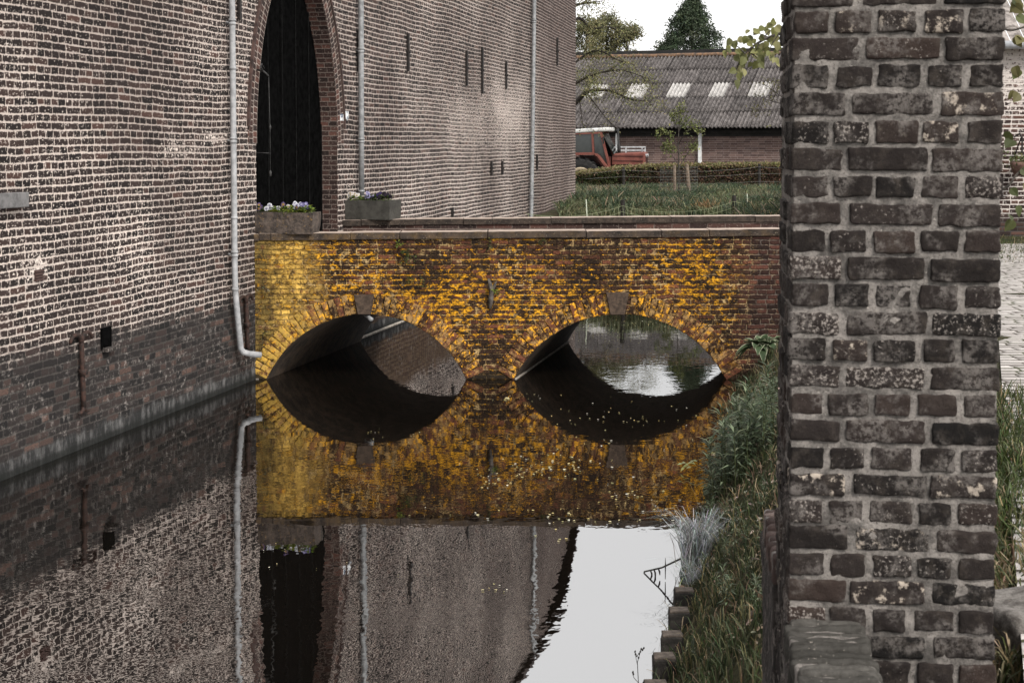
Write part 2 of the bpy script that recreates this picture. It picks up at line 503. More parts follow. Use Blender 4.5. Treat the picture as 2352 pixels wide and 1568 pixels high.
M_CASTLE = mat_castle()
M_JAMB = mat_ringbrick('shaded_jamb_brick', .0625, .112, True)  # jamb mortar darkened to paint in the shade of the gateway recess
M_RING = mat_ringbrick('arch_brick', .118, .066)
M_BRIDGE = mat_bridge()
M_VOUS = mat_voussoir()
M_IRON = mat_noise('wrought_iron', (.008, .007, .007), (.022, .017, .015), 30, rg=.6)
M_RUST = mat_noise('rusty_iron', (.012, .009, .008), (.045, .022, .016), 25, rg=.75)
M_DOOR = mat_noise('black_paint', (.0022, .0022, .0022), (.0045, .0045, .0045), 12, rg=1.0, spec=0.0)
M_ZINC = mat_noise('zinc', (.30, .31, .33), (.46, .47, .49), 14, rg=.5, bs=.05, metal=.15)
M_ZINC2 = mat_noise('old_zinc', (.16, .165, .17), (.30, .305, .31), 14, rg=.5, bs=.05, metal=.2)
def _coping(t, p, col):
    w = t.n('ShaderNodeSeparateXYZ', {'Vector': t.pos()})
    warm = t.mul(t.mr(w.outputs[1], 18.2, 18.6, 1, 0), t.mr(w.outputs[0], -2.0, 1.0, 1, .45))
    col = t.mix(t.mul(warm, t.mr(t.noise(p, 7, 6, .75), .42, .66, .0, .7)), col, (.12, .072, .026))
    col = t.mix(t.mr(t.noise(p, 70, 3, .6), .62, .70, 0, .6), col, (.30, .25, .19))
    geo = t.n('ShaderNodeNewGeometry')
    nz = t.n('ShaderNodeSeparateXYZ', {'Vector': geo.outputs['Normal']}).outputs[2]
    return t.mix(t.mr(nz, .6, .9, 0, .8), col, t.mix(t.noise(p, 16, 5, .7), (.24, .185, .15), (.58, .47, .40)))  # up-facing tops painted pale, light from above put into the stone colour
M_COPING = mat_noise('blue_stone', (.014, .0105, .0085), (.054, .039, .030), 11, 7, .76, bscale=55, bs=.35, extra=_coping)
M_KEY = mat_noise('keystone_stone', (.030, .020, .014), (.075, .051, .036), 30, 5, .7, bscale=90, bs=.4)
M_TROUGH1 = mat_noise('rough_stone', (.030, .024, .021), (.095, .073, .060), 12, 6, .75, bscale=26, bs=.9, bd=.02,
                      extra=lambda t, p, c: t.mix(t.mr(t.noise(p, 40, 5, .7), .62, .68, 0, .7), c, (.32, .19, .05)))
M_TROUGH2 = mat_noise('smooth_grey_stone', (.026, .0245, .021), (.058, .055, .048), 7, 6, .72, bscale=60, bs=.35)
M_SILL = mat_noise('sill_stone', (.085, .082, .082), (.16, .155, .155), 10, 5, .7)
M_SOIL = mat_noise('soil', (.010, .008, .006), (.03, .022, .016), 60, bs=.8, bd=.02)
M_WOOD = mat_noise('weathered_wood', (.035, .030, .026), (.13, .11, .095), 18, 6, .7, bs=.6)
M_STAKE = mat_noise('stake_wood', (.10, .075, .055), (.22, .17, .13), 18, 6, .7, bs=.6)
M_STAKETOP = mat_noise('wet_sawn_wood', (.035, .028, .023), (.10, .08, .066), 18, 6, .7, bs=.6)
M_DARKWOOD = mat_noise('wet_wood', (.010, .009, .008), (.035, .030, .026), 18, 6, .7, bs=.6)
M_BARK = mat_noise('bark', (.022, .019, .016), (.07, .060, .050), 22, 6, .7, bs=.8)
M_TWIG = mat_noise('twig', (.012, .010, .009), (.035, .028, .022), 22, 6, .7, bs=.5)
M_LEAF = mat_leaf('leaf', .6, .3)
M_GRASS = mat_leaf('grass_blade', .6, .2)
M_PETAL = mat_leaf('petal', .7, .3)

def mat_pillar():
    t = NT('pillar_brick')
    p = t.obj(); c = t.attr()
    s = t.n('ShaderNodeSeparateColor', {'Color': c})
    b = t.ramp(s.outputs[0], [(0, (.0085, .0078, .0075)), (.4, (.016, .013, .012)), (.75, (.023, .0182, .0168)), (1, (.032, .0225, .0192))])
    b = t.mix(t.mr(t.noise(p, 26, 6, .72), .46, .72, 0, .8), b, t.mix(.5, b, (.075, .062, .052)))
    sp = t.mr(t.add(t.noise(p, 115, 4, .7), t.mul(t.m('POWER', s.outputs[1], 4.0), .17)), .66, .78)
    b = t.mix(t.mul(sp, .7), b, (.36, .32, .29))
    bl = t.mul(t.mr(t.noise(p, 34, 5, .7), .54, .63), t.mr(s.outputs[2], .88, .93))
    b = t.mix(t.mul(bl, .85), b, (.42, .36, .30))
    sm = t.mul(t.mr(t.noise(p, 8, 5, .7), .47, .62), t.mr(t.noise(p, 75, 5, .75), .40, .56))
    b = t.mix(t.mul(sm, .75), b, (.145, .130, .120))
    t.bsdf(b, .92, t.add(t.noise(p, 70, 6, .7), t.mul(t.noise(p, 260, 4, .7), .5)), .7, .006, spec=.12)
    return t.mat
M_PILLAR = mat_pillar()
def _mort(t, p, col):
    col = t.mix(t.mr(t.noise(p, 160, 4, .7), .52, .66, 0, .75), col, (.050, .044, .040))
    return t.mix(t.mr(t.noise(p, 90, 4, .7), .64, .72, 0, .7), col, (.52, .47, .42))
M_PMORT = mat_noise('pillar_mortar', (.065, .059, .054), (.245, .222, .203), 12, 6, .75, bscale=130, bs=.8, bd=.006, extra=_mort)
M_RGH = mat_noise('coarse_brickwork', (.010, .0085, .008), (.030, .024, .021), 16, 7, .75, bscale=50, bs=1.0, bd=.012,
                  extra=lambda t, p, c: t.mix(t.mr(t.noise(t.scl(p, (1, 1, .35)), 60, 6, .75), .50, .62, 0, .8), c, (.19, .165, .15)))

def proj(p):
    d = V3(p) - V3((0, 0, CZ))
    f = d.y * CP - d.z * SP; up = d.y * SP + d.z * CP
    return 1176 + F * d.x / f, 784 - SHIFT - F * up / f

def px(u, y): return ray(u, 330).x * y

YB0 = at_z(1100, 871, 0).y
# ------------------------------------------------------------------ CASTLE
castle = thing('castle_building', 'long dark brick castle wall with lime washed joints rising straight from the moat', 'castle', WP(8, 0))
SPR = 2.6; RZ = 2.4; RS = RZ * (SR - SL) / 3.75; HALF = (SR - SL) / 2
def arch_off(z):
    q = max(0.0, 1 - ((z - SPR) / RZ) ** 2)
    return RS * (1 - math.sqrt(q))
APEX = SPR + RZ * math.sqrt(1 - (1 - HALF / RS) ** 2)
NA = 22
zs = [SPR + (APEX - SPR) * math.sin(i / NA * math.pi / 2) for i in range(NA + 1)]
left = [(SL, 1.15)] + [(SL + arch_off(z), z) for z in zs]
left[-1] = ((SL + SR) / 2, APEX)
right = [(SL + SR - s, z) for s, z in left[::-1]]
outline = left + right[1:]
# reveal depth from the visible width of the far jamb
for k in range(20, 60):
    dep = k / 100
    if proj(WP(SR, 1.9, -dep))[0] < 738: break
print('reveal depth', dep, 'apex', APEX)
mb = MB()
def wq(s0, z0, s1, z1, s2, z2, s3, z3):
    mb.quad(WQ(s0, z0), WQ(s1, z1), WQ(s2, z2), WQ(s3, z3), [(s0, z0), (s1, z1), (s2, z2), (s3, z3)])
def wcol(sa, sb, za=-.6):
    wq(sa, za, sb, za, sb, ztop(sb), sa, ztop(sa))
edges = [-14, -8, -3, 0, 3, SL]
for a, b in zip(edges, edges[1:]): wcol(a, b)
wq(SL, -.6, SR, -.6, SR, 1.15, SL, 1.15)
for (s0, z0), (s1, z1) in zip(outline, outline[1:]):
    if s1 - s0 > 1e-5: wq(s0, z0, s1, z1, s1, ztop(s1), s0, ztop(s0))
edges = [SR, 12, 16, 20, 24, S_BEND]
edges = sorted(set(e for e in edges if SR <= e <= S_BEND))
for a, b in zip(edges, edges[1:]): wcol(a, b)
wcol(S_BEND + 1e-4, S_END)
# far end wall, back and top, so that the block is solid
E0 = WQ(S_END, 0); BK = 5.0
def bk(p, z): return V3((p.x, p.y, 0)) - WN2 * BK + V3((0, 0, z))
zt = ztop(S_END)
mb.quad(E0 + V3((0, 0, -.6)), bk(E0, -.6), bk(E0, zt), E0 + V3((0, 0, zt)), [(S_END, -.6), (S_END + BK, -.6), (S_END + BK, zt), (S_END, zt)])
q = WP(-14, 0)
mb.quad(bk(E0, -.6), bk(q, -.6), bk(q, 8.2), bk(E0, zt), [(0, -.6), (40, -.6), (40, 8), (0, 8)])
wall = mb.build('wall', M_CASTLE, castle)
mb = MB()
prev = None
ss = [-14, 24, S_END]
for a, b in zip(ss, ss[1:]):
    pa, pb = WQ(a, ztop(a) + .002, .18), WQ(b, ztop(b) + .002, .18)
    qa, qb = WQ(a, ztop(a) + 2.6, -2.6), WQ(b, ztop(b) + 2.6, -2.6)
    mb.quad(pa, pb, qb, qa)
    mb.quad(pa - V3((0, 0, .12)), pb - V3((0, 0, .12)), pb, pa)
    mb.quad(WQ(a, ztop(a) - .118, -.02), WQ(b, ztop(b) - .118, -.02), pb - V3((0, 0, .12)), pa - V3((0, 0, .12)))
    mb.quad(qa, qb, bk(WQ(b, 0), ztop(b)), bk(WQ(a, 0), ztop(a)))
mb.build('roof', mat_noise('dark_roof_tiles', (.03, .022, .02), (.06, .045, .04), 6), castle)
# reveal of the gateway
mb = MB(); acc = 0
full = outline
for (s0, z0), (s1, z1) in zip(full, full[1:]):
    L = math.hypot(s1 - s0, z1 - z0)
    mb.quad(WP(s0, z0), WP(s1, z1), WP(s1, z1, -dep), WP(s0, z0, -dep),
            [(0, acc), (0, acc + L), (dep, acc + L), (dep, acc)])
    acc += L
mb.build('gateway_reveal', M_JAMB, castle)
# ring of bricks on edge round the pointed head, and the thin label course outside it
def ring(r0, r1, off, zmin, name, mat):
    mb = MB(); acc = 0
    pts = [(s, z) for s, z in outline if z >= zmin]
    nrm = []
    for i, (s, z) in enumerate(pts):
        a = pts[max(i - 1, 0)]; b = pts[min(i + 1, len(pts) - 1)]
        dx, dz = b[0] - a[0], b[1] - a[1]; l = math.hypot(dx, dz)
        nrm.append((-dz / l, dx / l))
    for i in range(len(pts) - 1):
        (s0, z0), (s1, z1) = pts[i], pts[i + 1]
        L = math.hypot(s1 - s0, z1 - z0)
        f = lambda k, r: (pts[k][0] + nrm[k][0] * r, pts[k][1] + nrm[k][1] * r)
        a, b, c, d = f(i, r0), f(i + 1, r0), f(i + 1, r1), f(i, r1)
        mb.quad(WP(*a, off), WP(*b, off), WP(*c, off), WP(*d, off), [(acc, 0), (acc + L, 0), (acc + L, r1 - r0), (acc, r1 - r0)])
        mb.quad(WP(*d, off), WP(*c, off), WP(*c, 0), WP(*d, 0), [(acc, .02), (acc + L, .02), (acc + L, .05), (acc, .05)])
        mb.quad(WP(*b, off), WP(*a, off), WP(*a, 0), WP(*b, 0), [(acc, .02), (acc + L, .02), (acc + L, .05), (acc, .05)])
        acc += L
    return mb.build(name, mat, castle)
ring(.001, .235, .012, SPR - .3, 'arch_ring', M_RING)
ring(.236, .275, .03, SPR + .1, 'label_course', mat_noise('label_brick', (.028, .018, .016), (.075, .045, .038), 9, rg=.9, bscale=60))
# plank gate
gb = MB(); x = SL - .2
while x < SR + .2:
    w = .19 + R.uniform(-.01, .02)
    gb.box(WP(x + w / 2, 3.15, -dep - .02 + R.uniform(-.004, .004)), (w - .012, .05, 4.1), Matrix((WD, WN, V3((0, 0, 1)))).transposed())
    x += w
gate = gb.build('gate', M_DOOR, castle)
M_BEAD = mat_noise('worn_black_paint', (.003, .003, .003), (.010, .010, .010), 9, 6, .75, rg=.95, spec=.05)
x = SL - .2 + .19; k = 0
while x < SR + .1:
    bb_ = MB(); bb_.box(WP(x, 3.1, -dep + .012), (.009, .012, 3.9), Matrix((WD, WN, V3((0, 0, 1)))).transposed())
    bb_.build('plank_bead', M_BEAD, gate); x += .47
# threshold
mb = MB()
mb.box(WP((SL + SR) / 2, 1.16, -dep / 2), (SR - SL - .01, dep + .06, .22), Matrix((WD, WN, V3((0, 0, 1)))).transposed())
mb.build('threshold', M_COPING, castle)
# iron bell pull hanging in front of the gate
mb = MB()
def gp(u, v, off):
    s, z = wall_at(u, v, off); return WP(s, z, off)
P1 = gp(590, 161, .02); P2 = gp(604, 163, .1); P3 = gp(617, 176, .16)
mb.tube([P1, P2, gp(612, 170, .15), P3], .011, 6)
mb.tube([gp(604, 163, .1), gp(598, 153, .09), gp(601, 147, .08), gp(607, 158, .09)], .008, 6)
mb.tube([P3, gp(620, 290, .16), gp(621, 395, .16)], .0048, 6)
mb.tube([gp(589, 351, .01), gp(622, 352, .16)], .0048, 6)
q = gp(620.5, 293, .16)
mb.tube([q - V3((0, 0, .03)), q, q + V3((0, 0, .03))], [.006, .016, .006], 6)
q = gp(621, 397, .16)
mb.tube([q - V3((0, 0, .04)), q, q + V3((0, 0, .03))], [.012, .018, .006], 6)
mb.build('bell_pull', mat_noise('grey_iron', (.012, .012, .012), (.035, .034, .033), 20, rg=.6), castle, True)

# drainpipes
def pipe(uv, vcol, rad, mat, double, top=8.0, extra=None):
    s0, z0 = wall_at(uv[0][0], uv[0][1], .075)
    sT = s0
    pts = [WP(sT, top, .075)]
    for u, v in uv:
        s, z = wall_at(u, v, .075); pts.append(WP(s, z, .075))
    if extra: pts += extra
    mb = MB(); mb.tube(pts, rad, 14)
    o = mb.build('drainpipe', mat, castle, True)
    for v in vcol:
        u = np.interp(v, [q[1] for q in uv], [q[0] for q in uv])
        s, z = wall_at(u, v, .075); c = WP(s, z, .075)
        m2 = MB()
        H = .014
        m2.tube([c - V3((0, 0, H)), c + V3((0, 0, H))], rad * 1.16, 14)
        if v in double:
            m2.tube([c + V3((0, 0, .028)), c + V3((0, 0, .05))], rad * 1.22, 14)
            m2.bar(c + V3((0, 0, .015)) - WN * .07, c + V3((0, 0, .015)), .02)
        m2.build('pipe_collar', mat, o, True)
    return o
M_ZL = mat_noise('weathered_pipe', (.20, .203, .21), (.36, .362, .37), 11, 6, .7, rg=.6, bs=.05, lo=.3, hi=.7,
                 extra=lambda t, p, c: t.mix(t.mul(t.mr(t.noise(p, 60, 4, .7), .60, .68), t.mr(t.n('ShaderNodeSeparateXYZ', {'Vector': t.pos()}).outputs[2], .8, 1.6, .8, .1)), c, (.12, .11, .10)))
s_, z_ = wall_at(553, 796, .075)
p1e = WP(s_, z_, .075)
d1 = pipe([(533, 0), (536, 300), (539, 600), (540.5, 668), (545, 720), (553, 800)], [55, 157, 326, 500, 587, 664], .032, M_ZL, (55, 326, 587),
          extra=[WP(s_ + .03, z_ - .06, .09), WP(s_ + .08, z_ - .085, .14), WP(s_ + .16, z_ - .105, .24)])
d2 = pipe([(829, 0), (830, 300), (830.5, 480)], [119, 326, 439], .0375, M_ZINC2, (119, 326))
sD, zD = wall_at(1226, 0, .075)
d3 = pipe([(1227, 0), (1224, 250), (1220, 500), (1219, 560)], [51, 196, 317, 452], .042, M_ZINC2, (51, 196, 317, 452))

# wrought iron wall anchors
MW = Matrix((WD, WN, V3((0, 0, 1)))).transposed()
for u, v0, v1, w in [(934, 77, 164, .05), (1069, 116, 197, .055), (1105, 108, 216, .055), (1160, 141, 205, .055), (820, 69, 166, .05),
                     (1287, 86, 150, .06), (545, -60, 46, .045), (1126, 370, 402, .06), (1151, 370, 402, .06), (1231, 355, 390, .05), (1036, 476, 500, .05)]:
    s, z0 = wall_at(u, v1); _, z1 = wall_at(u, v0)
    m_ = MB(); M = MW if s < S_BEND else Matrix((WD2, WN2, V3((0, 0, 1)))).transposed()
    m_.box(WQ(s, (z0 + z1) / 2, .028), (w, .035, z1 - z0), M, None, .008)
    m_.tube([WQ(s, (z0 + z1) / 2, -.02), WQ(s, (z0 + z1) / 2, .06)], .02, 8)
    m_.build('wall_anchor', M_IRON, castle)
def scroll_anchor(u0, v0, u1, v1, w, flip):
    s, zt_ = wall_at(u0, v0); s2, zb_ = wall_at(u1, v1)
    m_ = MB()
    m_.tube([WP(s + (s2 - s) * k / 6, zt_ + (zb_ - zt_) * k / 6, .035) for k in range(7)], .024, 6)
    r = .075
    for sgn in (1, -1):
        if sgn == -1 and flip: continue
        m_.tube([WP(s + sgn * r * (1 - math.cos(a)) * 1.3, zt_ - .05 + r * math.sin(a), .035) for a in [k * math.pi * .95 / 8 for k in range(9)]],
                [.024 - .0012 * k for k in range(9)], 6)
        m_.tube([WP(s2 + sgn * r * (1 - math.cos(a)), zb_ + .02 - r * .8 * math.sin(a), .035) for a in [k * math.pi * .6 / 6 for k in range(7)]],
                [.024 - .0022 * k for k in range(7)], 6)
    m_.box(WP(s + (s2 - s) * .5, (zt_ + zb_) / 2, .04), (.06, .06, .05), MW)
    m_.build('scroll_anchor', M_RUST, castle, True)
scroll_anchor(178, 772, 184, 935, .04, False)
scroll_anchor(558, 684, 563, 806, .04, False)
# grey window sill at the picture's edge with its pale reveal stones
s0, z0 = wall_at(-60, 460); s1, z1 = wall_at(46, 441)
_, zb0 = wall_at(46, 475)
m_ = MB(); rounded_box(m_, WP((s0 + s1) / 2, (z1 + zb0) / 2, .0), (s1 - s0, .16, z1 - zb0), MW, .008, (8, 2, 2), .002)
m_.build('window_sill', M_SILL, castle)
# square drain hole, its shaded inside a flat black slab, with broken lip
s, z = wall_at(242, 776)
m_ = MB()
for ds, dz, w, h in ((-.085, 0, .018, .18), (.085, 0, .018, .18), (0, .085, .19, .018)):
    m_.box(WP(s + ds, z + dz, .004), (w, .02, h), MW)
m_.box(WP(s, z, .003), (.16, .012, .16), MW)
m_.build('drain_hole', M_DOOR, castle)
m_ = MB()
rounded_box(m_, WP(s + .02, z - .10, .03), (.2, .07, .035), MW, .012, (3, 1, 1), .006)
m_.build('hole_lip', M_RGH, castle)
# little vent grille
s, z = wall_at(88, 632)
m_ = MB()
for k in range(4):
    m_.box(WP(s, z - .035 + k * .023, .008), (.13, .02, .014), MW)
m_.box(WP(s, z, .001), (.13, .008, .09), MW)
m_.build('vent_grille', mat_noise('vent_paint', (.05, .03, .025), (.08, .045, .04), 30), castle)

M_PALE = mat_noise('pale_lime_ledge', (.16, .14, .12), (.42, .38, .33), 18, 5, .75)
m_ = MB()
sa_ = (YB0 - WA.y) / WD.y
m_.box(WP((sa_ + S_BEND) / 2, .0, .008), (S_BEND - sa_, .05, .024), MW)
m_.build('waterline_ledge', M_PALE, castle)
# three little plates beside the gate
M_WHITE = mat_noise('white_enamel', (.62, .63, .64), (.78, .79, .80), 20, rg=.35, bs=.05)
M_BLUE = mat_noise('blue_enamel', (.02, .04, .09), (.03, .06, .12), 20, rg=.35, bs=.05)
M_GREYB = mat_noise('grey_blue_enamel', (.16, .19, .23), (.22, .25, .29), 20, rg=.35, bs=.05)
def plate(u0, u1, v0, v1, label, pent, marks):
    s0, zt_ = wall_at(u0, v0); s1, zb_ = wall_at(u1, v1)
    o = thing('wall_plate', label, 'sign', WP(s0, (zt_ + zb_) / 2, .004), group='small plates beside the gate')
    def poly(pts, off, nm, m):
        b = MB(); n = len(pts)
        fr = [WP(s0 + (s1 - s0) * x, zb_ + (zt_ - zb_) * y, off) for x, y in pts]
        bk_ = [WP(s0 + (s1 - s0) * x, zb_ + (zt_ - zb_) * y, .003) for x, y in pts]
        b.add(fr + bk_, [tuple(range(n))] + [(i, n + i, n + (i + 1) % n, (i + 1) % n) for i in range(n)])
        b.build(nm, m, o)
    poly([(0, 0), (1, 0), (1, 1), (0, 1)] if not pent else [(0, .28), (.6, 0), (1, .28), (1, 1), (0, 1)], .015, 'panel', M_WHITE)
    for nm, pts, m in marks: poly(pts, .018, nm, m)
plate(779, 784.4, 262, 277.5, 'small white plate with a dark band and a blue triangle, beside the gate', False,
      [('band', [(0, .84), (1, .84), (1, 1), (0, 1)], M_BLUE), ('emblem', [(.25, .76), (.6, .36), (.95, .76)], M_BLUE)])
plate(785.8, 791, 263, 278, 'plain white plate with faint grey lines, middle one of three beside the gate', False,
      [('writing', [(.42, .25), (.46, .25), (.46, .72), (.42, .72)], M_GREYB), ('writing', [(.56, .3), (.6, .3), (.6, .65), (.56, .65)], M_GREYB)])
plate(792, 798, 255.5, 277.5, 'white shield plate with grey blue diamonds and a pointed foot, beside the gate', True,
      [('emblem', [(.55, .08), (.85, .28), (.55, .5), (.3, .28)], M_GREYB), ('emblem', [(.2, .98), (.8, .98), (.5, .72)], M_GREYB)])

# ------------------------------------------------------------------ BRIDGE
YB = at_z(1100, 871, 0).y
AX = WD.x / WD.y
DEPTH = 3.35
bridge = thing('stone_bridge', 'low two arched brick bridge covered in yellow lichen leading to the castle gate', 'bridge', (px(1125, YB), YB, 0))
zl = at(570, 537, YB).z; zr = at(1783, 525.5, YB).z
XL = px(570, YB); XRr = px(1783, YB)
def zcop(x): return zl + (zr - zl) * (x - XL) / (XRr - XL)
arches = []
for ul, ur, vc in ((608, 1070, 721), (1180, 1671, 721)):
    a, b = px(ul, YB), px(ur, YB); h = at(1000, vc, YB).z
    half = (b - a) / 2; r = (half * half + h * h) / (2 * h)
    arches.append(((a + b) / 2, h - r, r, a, b))
def arch_z(x):
    for cx, cz, r, a, b in arches:
        if a < x < b: return cz + math.sqrt(max(0, r * r - (x - cx) ** 2))
    return None
print('YB', YB, 'arches', arches, 'cop', zl, zr)
XW = WA.x + (YB - WA.y) * AX - .15
X1 = 4.4
CT = .078
xs = sorted(set(np.round(np.arange(XW, X1, .07), 4)) | {a for *_, a, b in arches} | {b for *_, a, b in arches} | {XW, X1})
mb = MB()
def face(y, flip):
    sh = (y - YB) * AX
    for x0, x1 in zip(xs, xs[1:]):
        xm = (x0 + x1) / 2; inside = arch_z(xm) is not None
        def lo(x):
            if not inside: return -.6
            z = arch_z(x); return max(0.0, z) if z is not None else 0.0
        z0, z1 = lo(x0), lo(x1)
        t0, t1 = zcop(x0) - CT, zcop(x1) - CT
        zz = [(z0, z1)] + [(z0 + (t0 - z0) * k / 3, z1 + (t1 - z1) * k / 3) for k in (1, 2, 3)]
        for (a0, a1), (b0, b1) in zip(zz, zz[1:]):
            q = [V3((x0 + sh, y, a0)), V3((x1 + sh, y, a1)), V3((x1 + sh, y, b1)), V3((x0 + sh, y, b0))]
            uv = [(x0, a0), (x1, a1), (x1, b1), (x0, b0)]
            if flip: q = q[::-1]; uv = uv[::-1]
            mb.quad(*q, uv)
face(YB, False); face(YB + DEPTH, True)
mb.quad(V3((X1, YB, -.6)), V3((X1 + DEPTH * AX, YB + DEPTH, -.6)), V3((X1 + DEPTH * AX, YB + DEPTH, 1.5)), V3((X1, YB, 1.5)), [(0, 0), (3, 0), (3, 1.5), (0, 1.5)])
# top under the front coping and the inner face of the front parapet
mb.quad(V3((XW, YB, zcop(XW) - CT)), V3((X1, YB, zcop(X1) - CT)), V3((X1, YB + .28, zcop(X1) - CT)), V3((XW, YB + .28, zcop(XW) - CT)), [(0, 0), (6, 0), (6, .1), (0, .1)])
mb.quad(V3((X1, YB + .28, 1.2)), V3((XW, YB + .28, 1.2)), V3((XW, YB + .28, zcop(XW) - CT)), V3((X1, YB + .28, zcop(X1) - CT)), [(6, 0), (0, 0), (0, .3), (6, .3)])
mb.build('brick_body', M_BRIDGE, bridge)
# vaults
M_VAULT = mat_noise('dark_vault_brick', (.012, .009, .007), (.060, .040, .026), 7, 7, .75, bscale=22, bs=.8, bd=.012)  # one dark brown mottle over the whole vault
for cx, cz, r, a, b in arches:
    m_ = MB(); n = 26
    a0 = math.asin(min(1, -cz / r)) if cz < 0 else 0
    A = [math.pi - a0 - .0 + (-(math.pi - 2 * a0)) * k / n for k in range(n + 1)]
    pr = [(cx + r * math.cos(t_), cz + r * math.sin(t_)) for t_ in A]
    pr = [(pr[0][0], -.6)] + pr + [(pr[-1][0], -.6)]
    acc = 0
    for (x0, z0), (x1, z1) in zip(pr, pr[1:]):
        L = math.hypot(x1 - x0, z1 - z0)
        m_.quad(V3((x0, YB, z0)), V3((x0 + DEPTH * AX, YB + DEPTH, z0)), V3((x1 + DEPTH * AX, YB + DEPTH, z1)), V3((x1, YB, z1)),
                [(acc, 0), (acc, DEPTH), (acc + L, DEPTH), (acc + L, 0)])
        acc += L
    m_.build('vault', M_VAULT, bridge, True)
    # voussoirs, each an irregular wedge brick
    m_ = MB(); half_done = False
    ang = math.pi - 2 * a0
    nv = int(round(ang * (r + .08) / .072))
    for k in range(nv):
        t_ = math.pi - a0 - ang * (k + .5) / nv
        if abs(math.cos(t_) * r) < .118: continue
        if t_ < math.pi / 2 and not half_done:
            m_.build('arch_ring', M_VOUS, bridge, True); m_ = MB(); half_done = True
        L = .215 + R.uniform(-.02, .015)
        rad = V3((math.cos(t_), 0, math.sin(t_))); tan = V3((-math.sin(t_), 0, math.cos(t_)))
        rot = R.uniform(-.05, .05)
        tan2 = (tan + rad * rot).normalized(); rad2 = (rad - tan * rot).normalized()
        M = Matrix((tan2, V3((0, 1, 0)), rad2)).transposed()
        w = ang * (r + .1) / nv - R.uniform(.004, .012)
        c = V3((cx, YB + .048 + R.uniform(-.006, .006), cz)) + rad * (r + L / 2 + R.uniform(-.004, .006))
        colr = (R.random(), R.random(), R.random())
        if R.random() < .25:                       # a ring brick split in two
            f = R.uniform(.4, .6)
            rounded_box(m_, c - rad * (L * (1 - f) / 2), (w, .12, L * f - .006), M, .0065, (1, 1, 2), .0065, colr, 16)
            rounded_box(m_, c + rad * (L * f / 2), (w, .12, L * (1 - f) - .006), M, .0065, (1, 1, 2), .0065, (R.random(), R.random(), R.random()), 16)
        else:
            rounded_box(m_, c, (w, .12, L), M, .0065, (1, 1, 4), .0065, colr, 16)
    m_.build('arch_ring', M_VOUS, bridge, True)
m_ = MB(); x_ = arches[1][3] + .012
m_.add([V3((x_, YB + .02, -.02)), V3((x_ + .02, YB + .02, -.02)), V3((x_ + .02 + DEPTH * AX, YB + DEPTH, -.02)), V3((x_ + DEPTH * AX, YB + DEPTH, -.02)),
        V3((x_, YB + .02, .010)), V3((x_ + .02, YB + .02, .010)), V3((x_ + .02 + DEPTH * AX, YB + DEPTH, .010)), V3((x_ + DEPTH * AX, YB + DEPTH, .010))],
       [(0, 1, 2, 3), (7, 6, 5, 4), (1, 5, 6, 2), (0, 4, 5, 1)])
m_.build('waterline_ledge', M_PALE, bridge)
# keystones
for ut0, ut1, ub0, ub1, vt, vb in ((811, 858, 820, 851, 677, 722), (1392, 1446, 1402, 1436, 672, 723)):
    m_ = MB()
    zt_, zb_ = at(1000, vt, YB - .04).z, at(1000, vb, YB - .04).z
    P = [(px(ut0, YB), zt_), (px(ut1, YB), zt_), (px(ub1, YB), zb_), (px(ub0, YB), zb_)]
    cxm = sum(p[0] for p in P) / 4; czm = (zt_ + zb_) / 2
    def ins(p, k): return (cxm + (p[0] - cxm) * k, czm + (p[1] - czm) * k)
    vs = [V3((*[ins(p, .93)[0]], YB - .05, ins(p, .95)[1])) for p in P] + [V3((p[0], YB - .038, p[1])) for p in P] + [V3((p[0], YB + .1, p[1])) for p in P]
    fs = [(3, 2, 1, 0)]
    for r_ in (0, 4):
        for i in range(4):
            j = (i + 1) % 4
            fs.append((r_ + i, r_ + j, r_ + 4 + j, r_ + 4 + i))
    m_.add(vs, fs)
    m_.build('keystone', M_KEY, bridge)
# drain spout under the left keystone
m_ = MB(); q = at(838, 722, YB + .1); e = at(853, 733, YB - .10)
m_.tube([q, q.lerp(e, .6), e], [.021, .021, .024], 10)
m_.build('drain_spout', M_ZINC2, bridge, True)
# coping stones
MI = Matrix.Identity(3)
def coping(us, y, w, name):
    for u0, u1 in zip(us, us[1:]):
        x0, x1 = px(u0, y), px(u1, y)
        g = R.uniform(.003, .007)
        m_ = MB()
        xm = (x0 + x1) / 2; sl = (zr - zl) / (XRr - XL)
        M = Matrix((V3((1, 0, sl)).normalized(), V3((0, 1, 0)), V3((-sl, 0, 1)).normalized())).transposed()
        rounded_box(m_, V3((xm, y + w / 2 + R.uniform(-.006, .006), zcop(xm) - CT / 2 + R.uniform(-.004, .004))), (x1 - x0 - g, w, CT), M, .007,
                    (max(4, int((x1 - x0) / .06)), 3, 2), .0035, None, 9, R.uniform(0, 50))
        m_.build(name, M_COPING, bridge)
uw = 1176 + F * (XW + .13) / YB
coping([uw, 592, 620, 803, 917, 1120, 1347, 1521, 1631, 1800, 2090], YB - .022, .325, 'coping_stone')
YF = YB * (at(700, 505, 1).z) / (at(700, 505, 1).z)
YF = (zcop(px(1000, 20)) - CZ) / ray(1000, 503).z
print('far coping y', YF)
coping([755, 828, 953, 1064, 1130, 1266, 1542, 1736, 1975], YF, .33, 'coping_stone')
m_ = MB()
xa, xb_ = px(738, YF), px(1974, YF)
m_.quad(V3((xa, YF + .025, 1.0)), V3((xb_, YF + .025, 1.0)), V3((xb_, YF + .025, zcop(xb_) - CT)), V3((xa, YF + .025, zcop(xa) - CT)),
        [(xa, 1.0), (xb_, 1.0), (xb_, zcop(xb_) - CT), (xa, zcop(xa) - CT)])
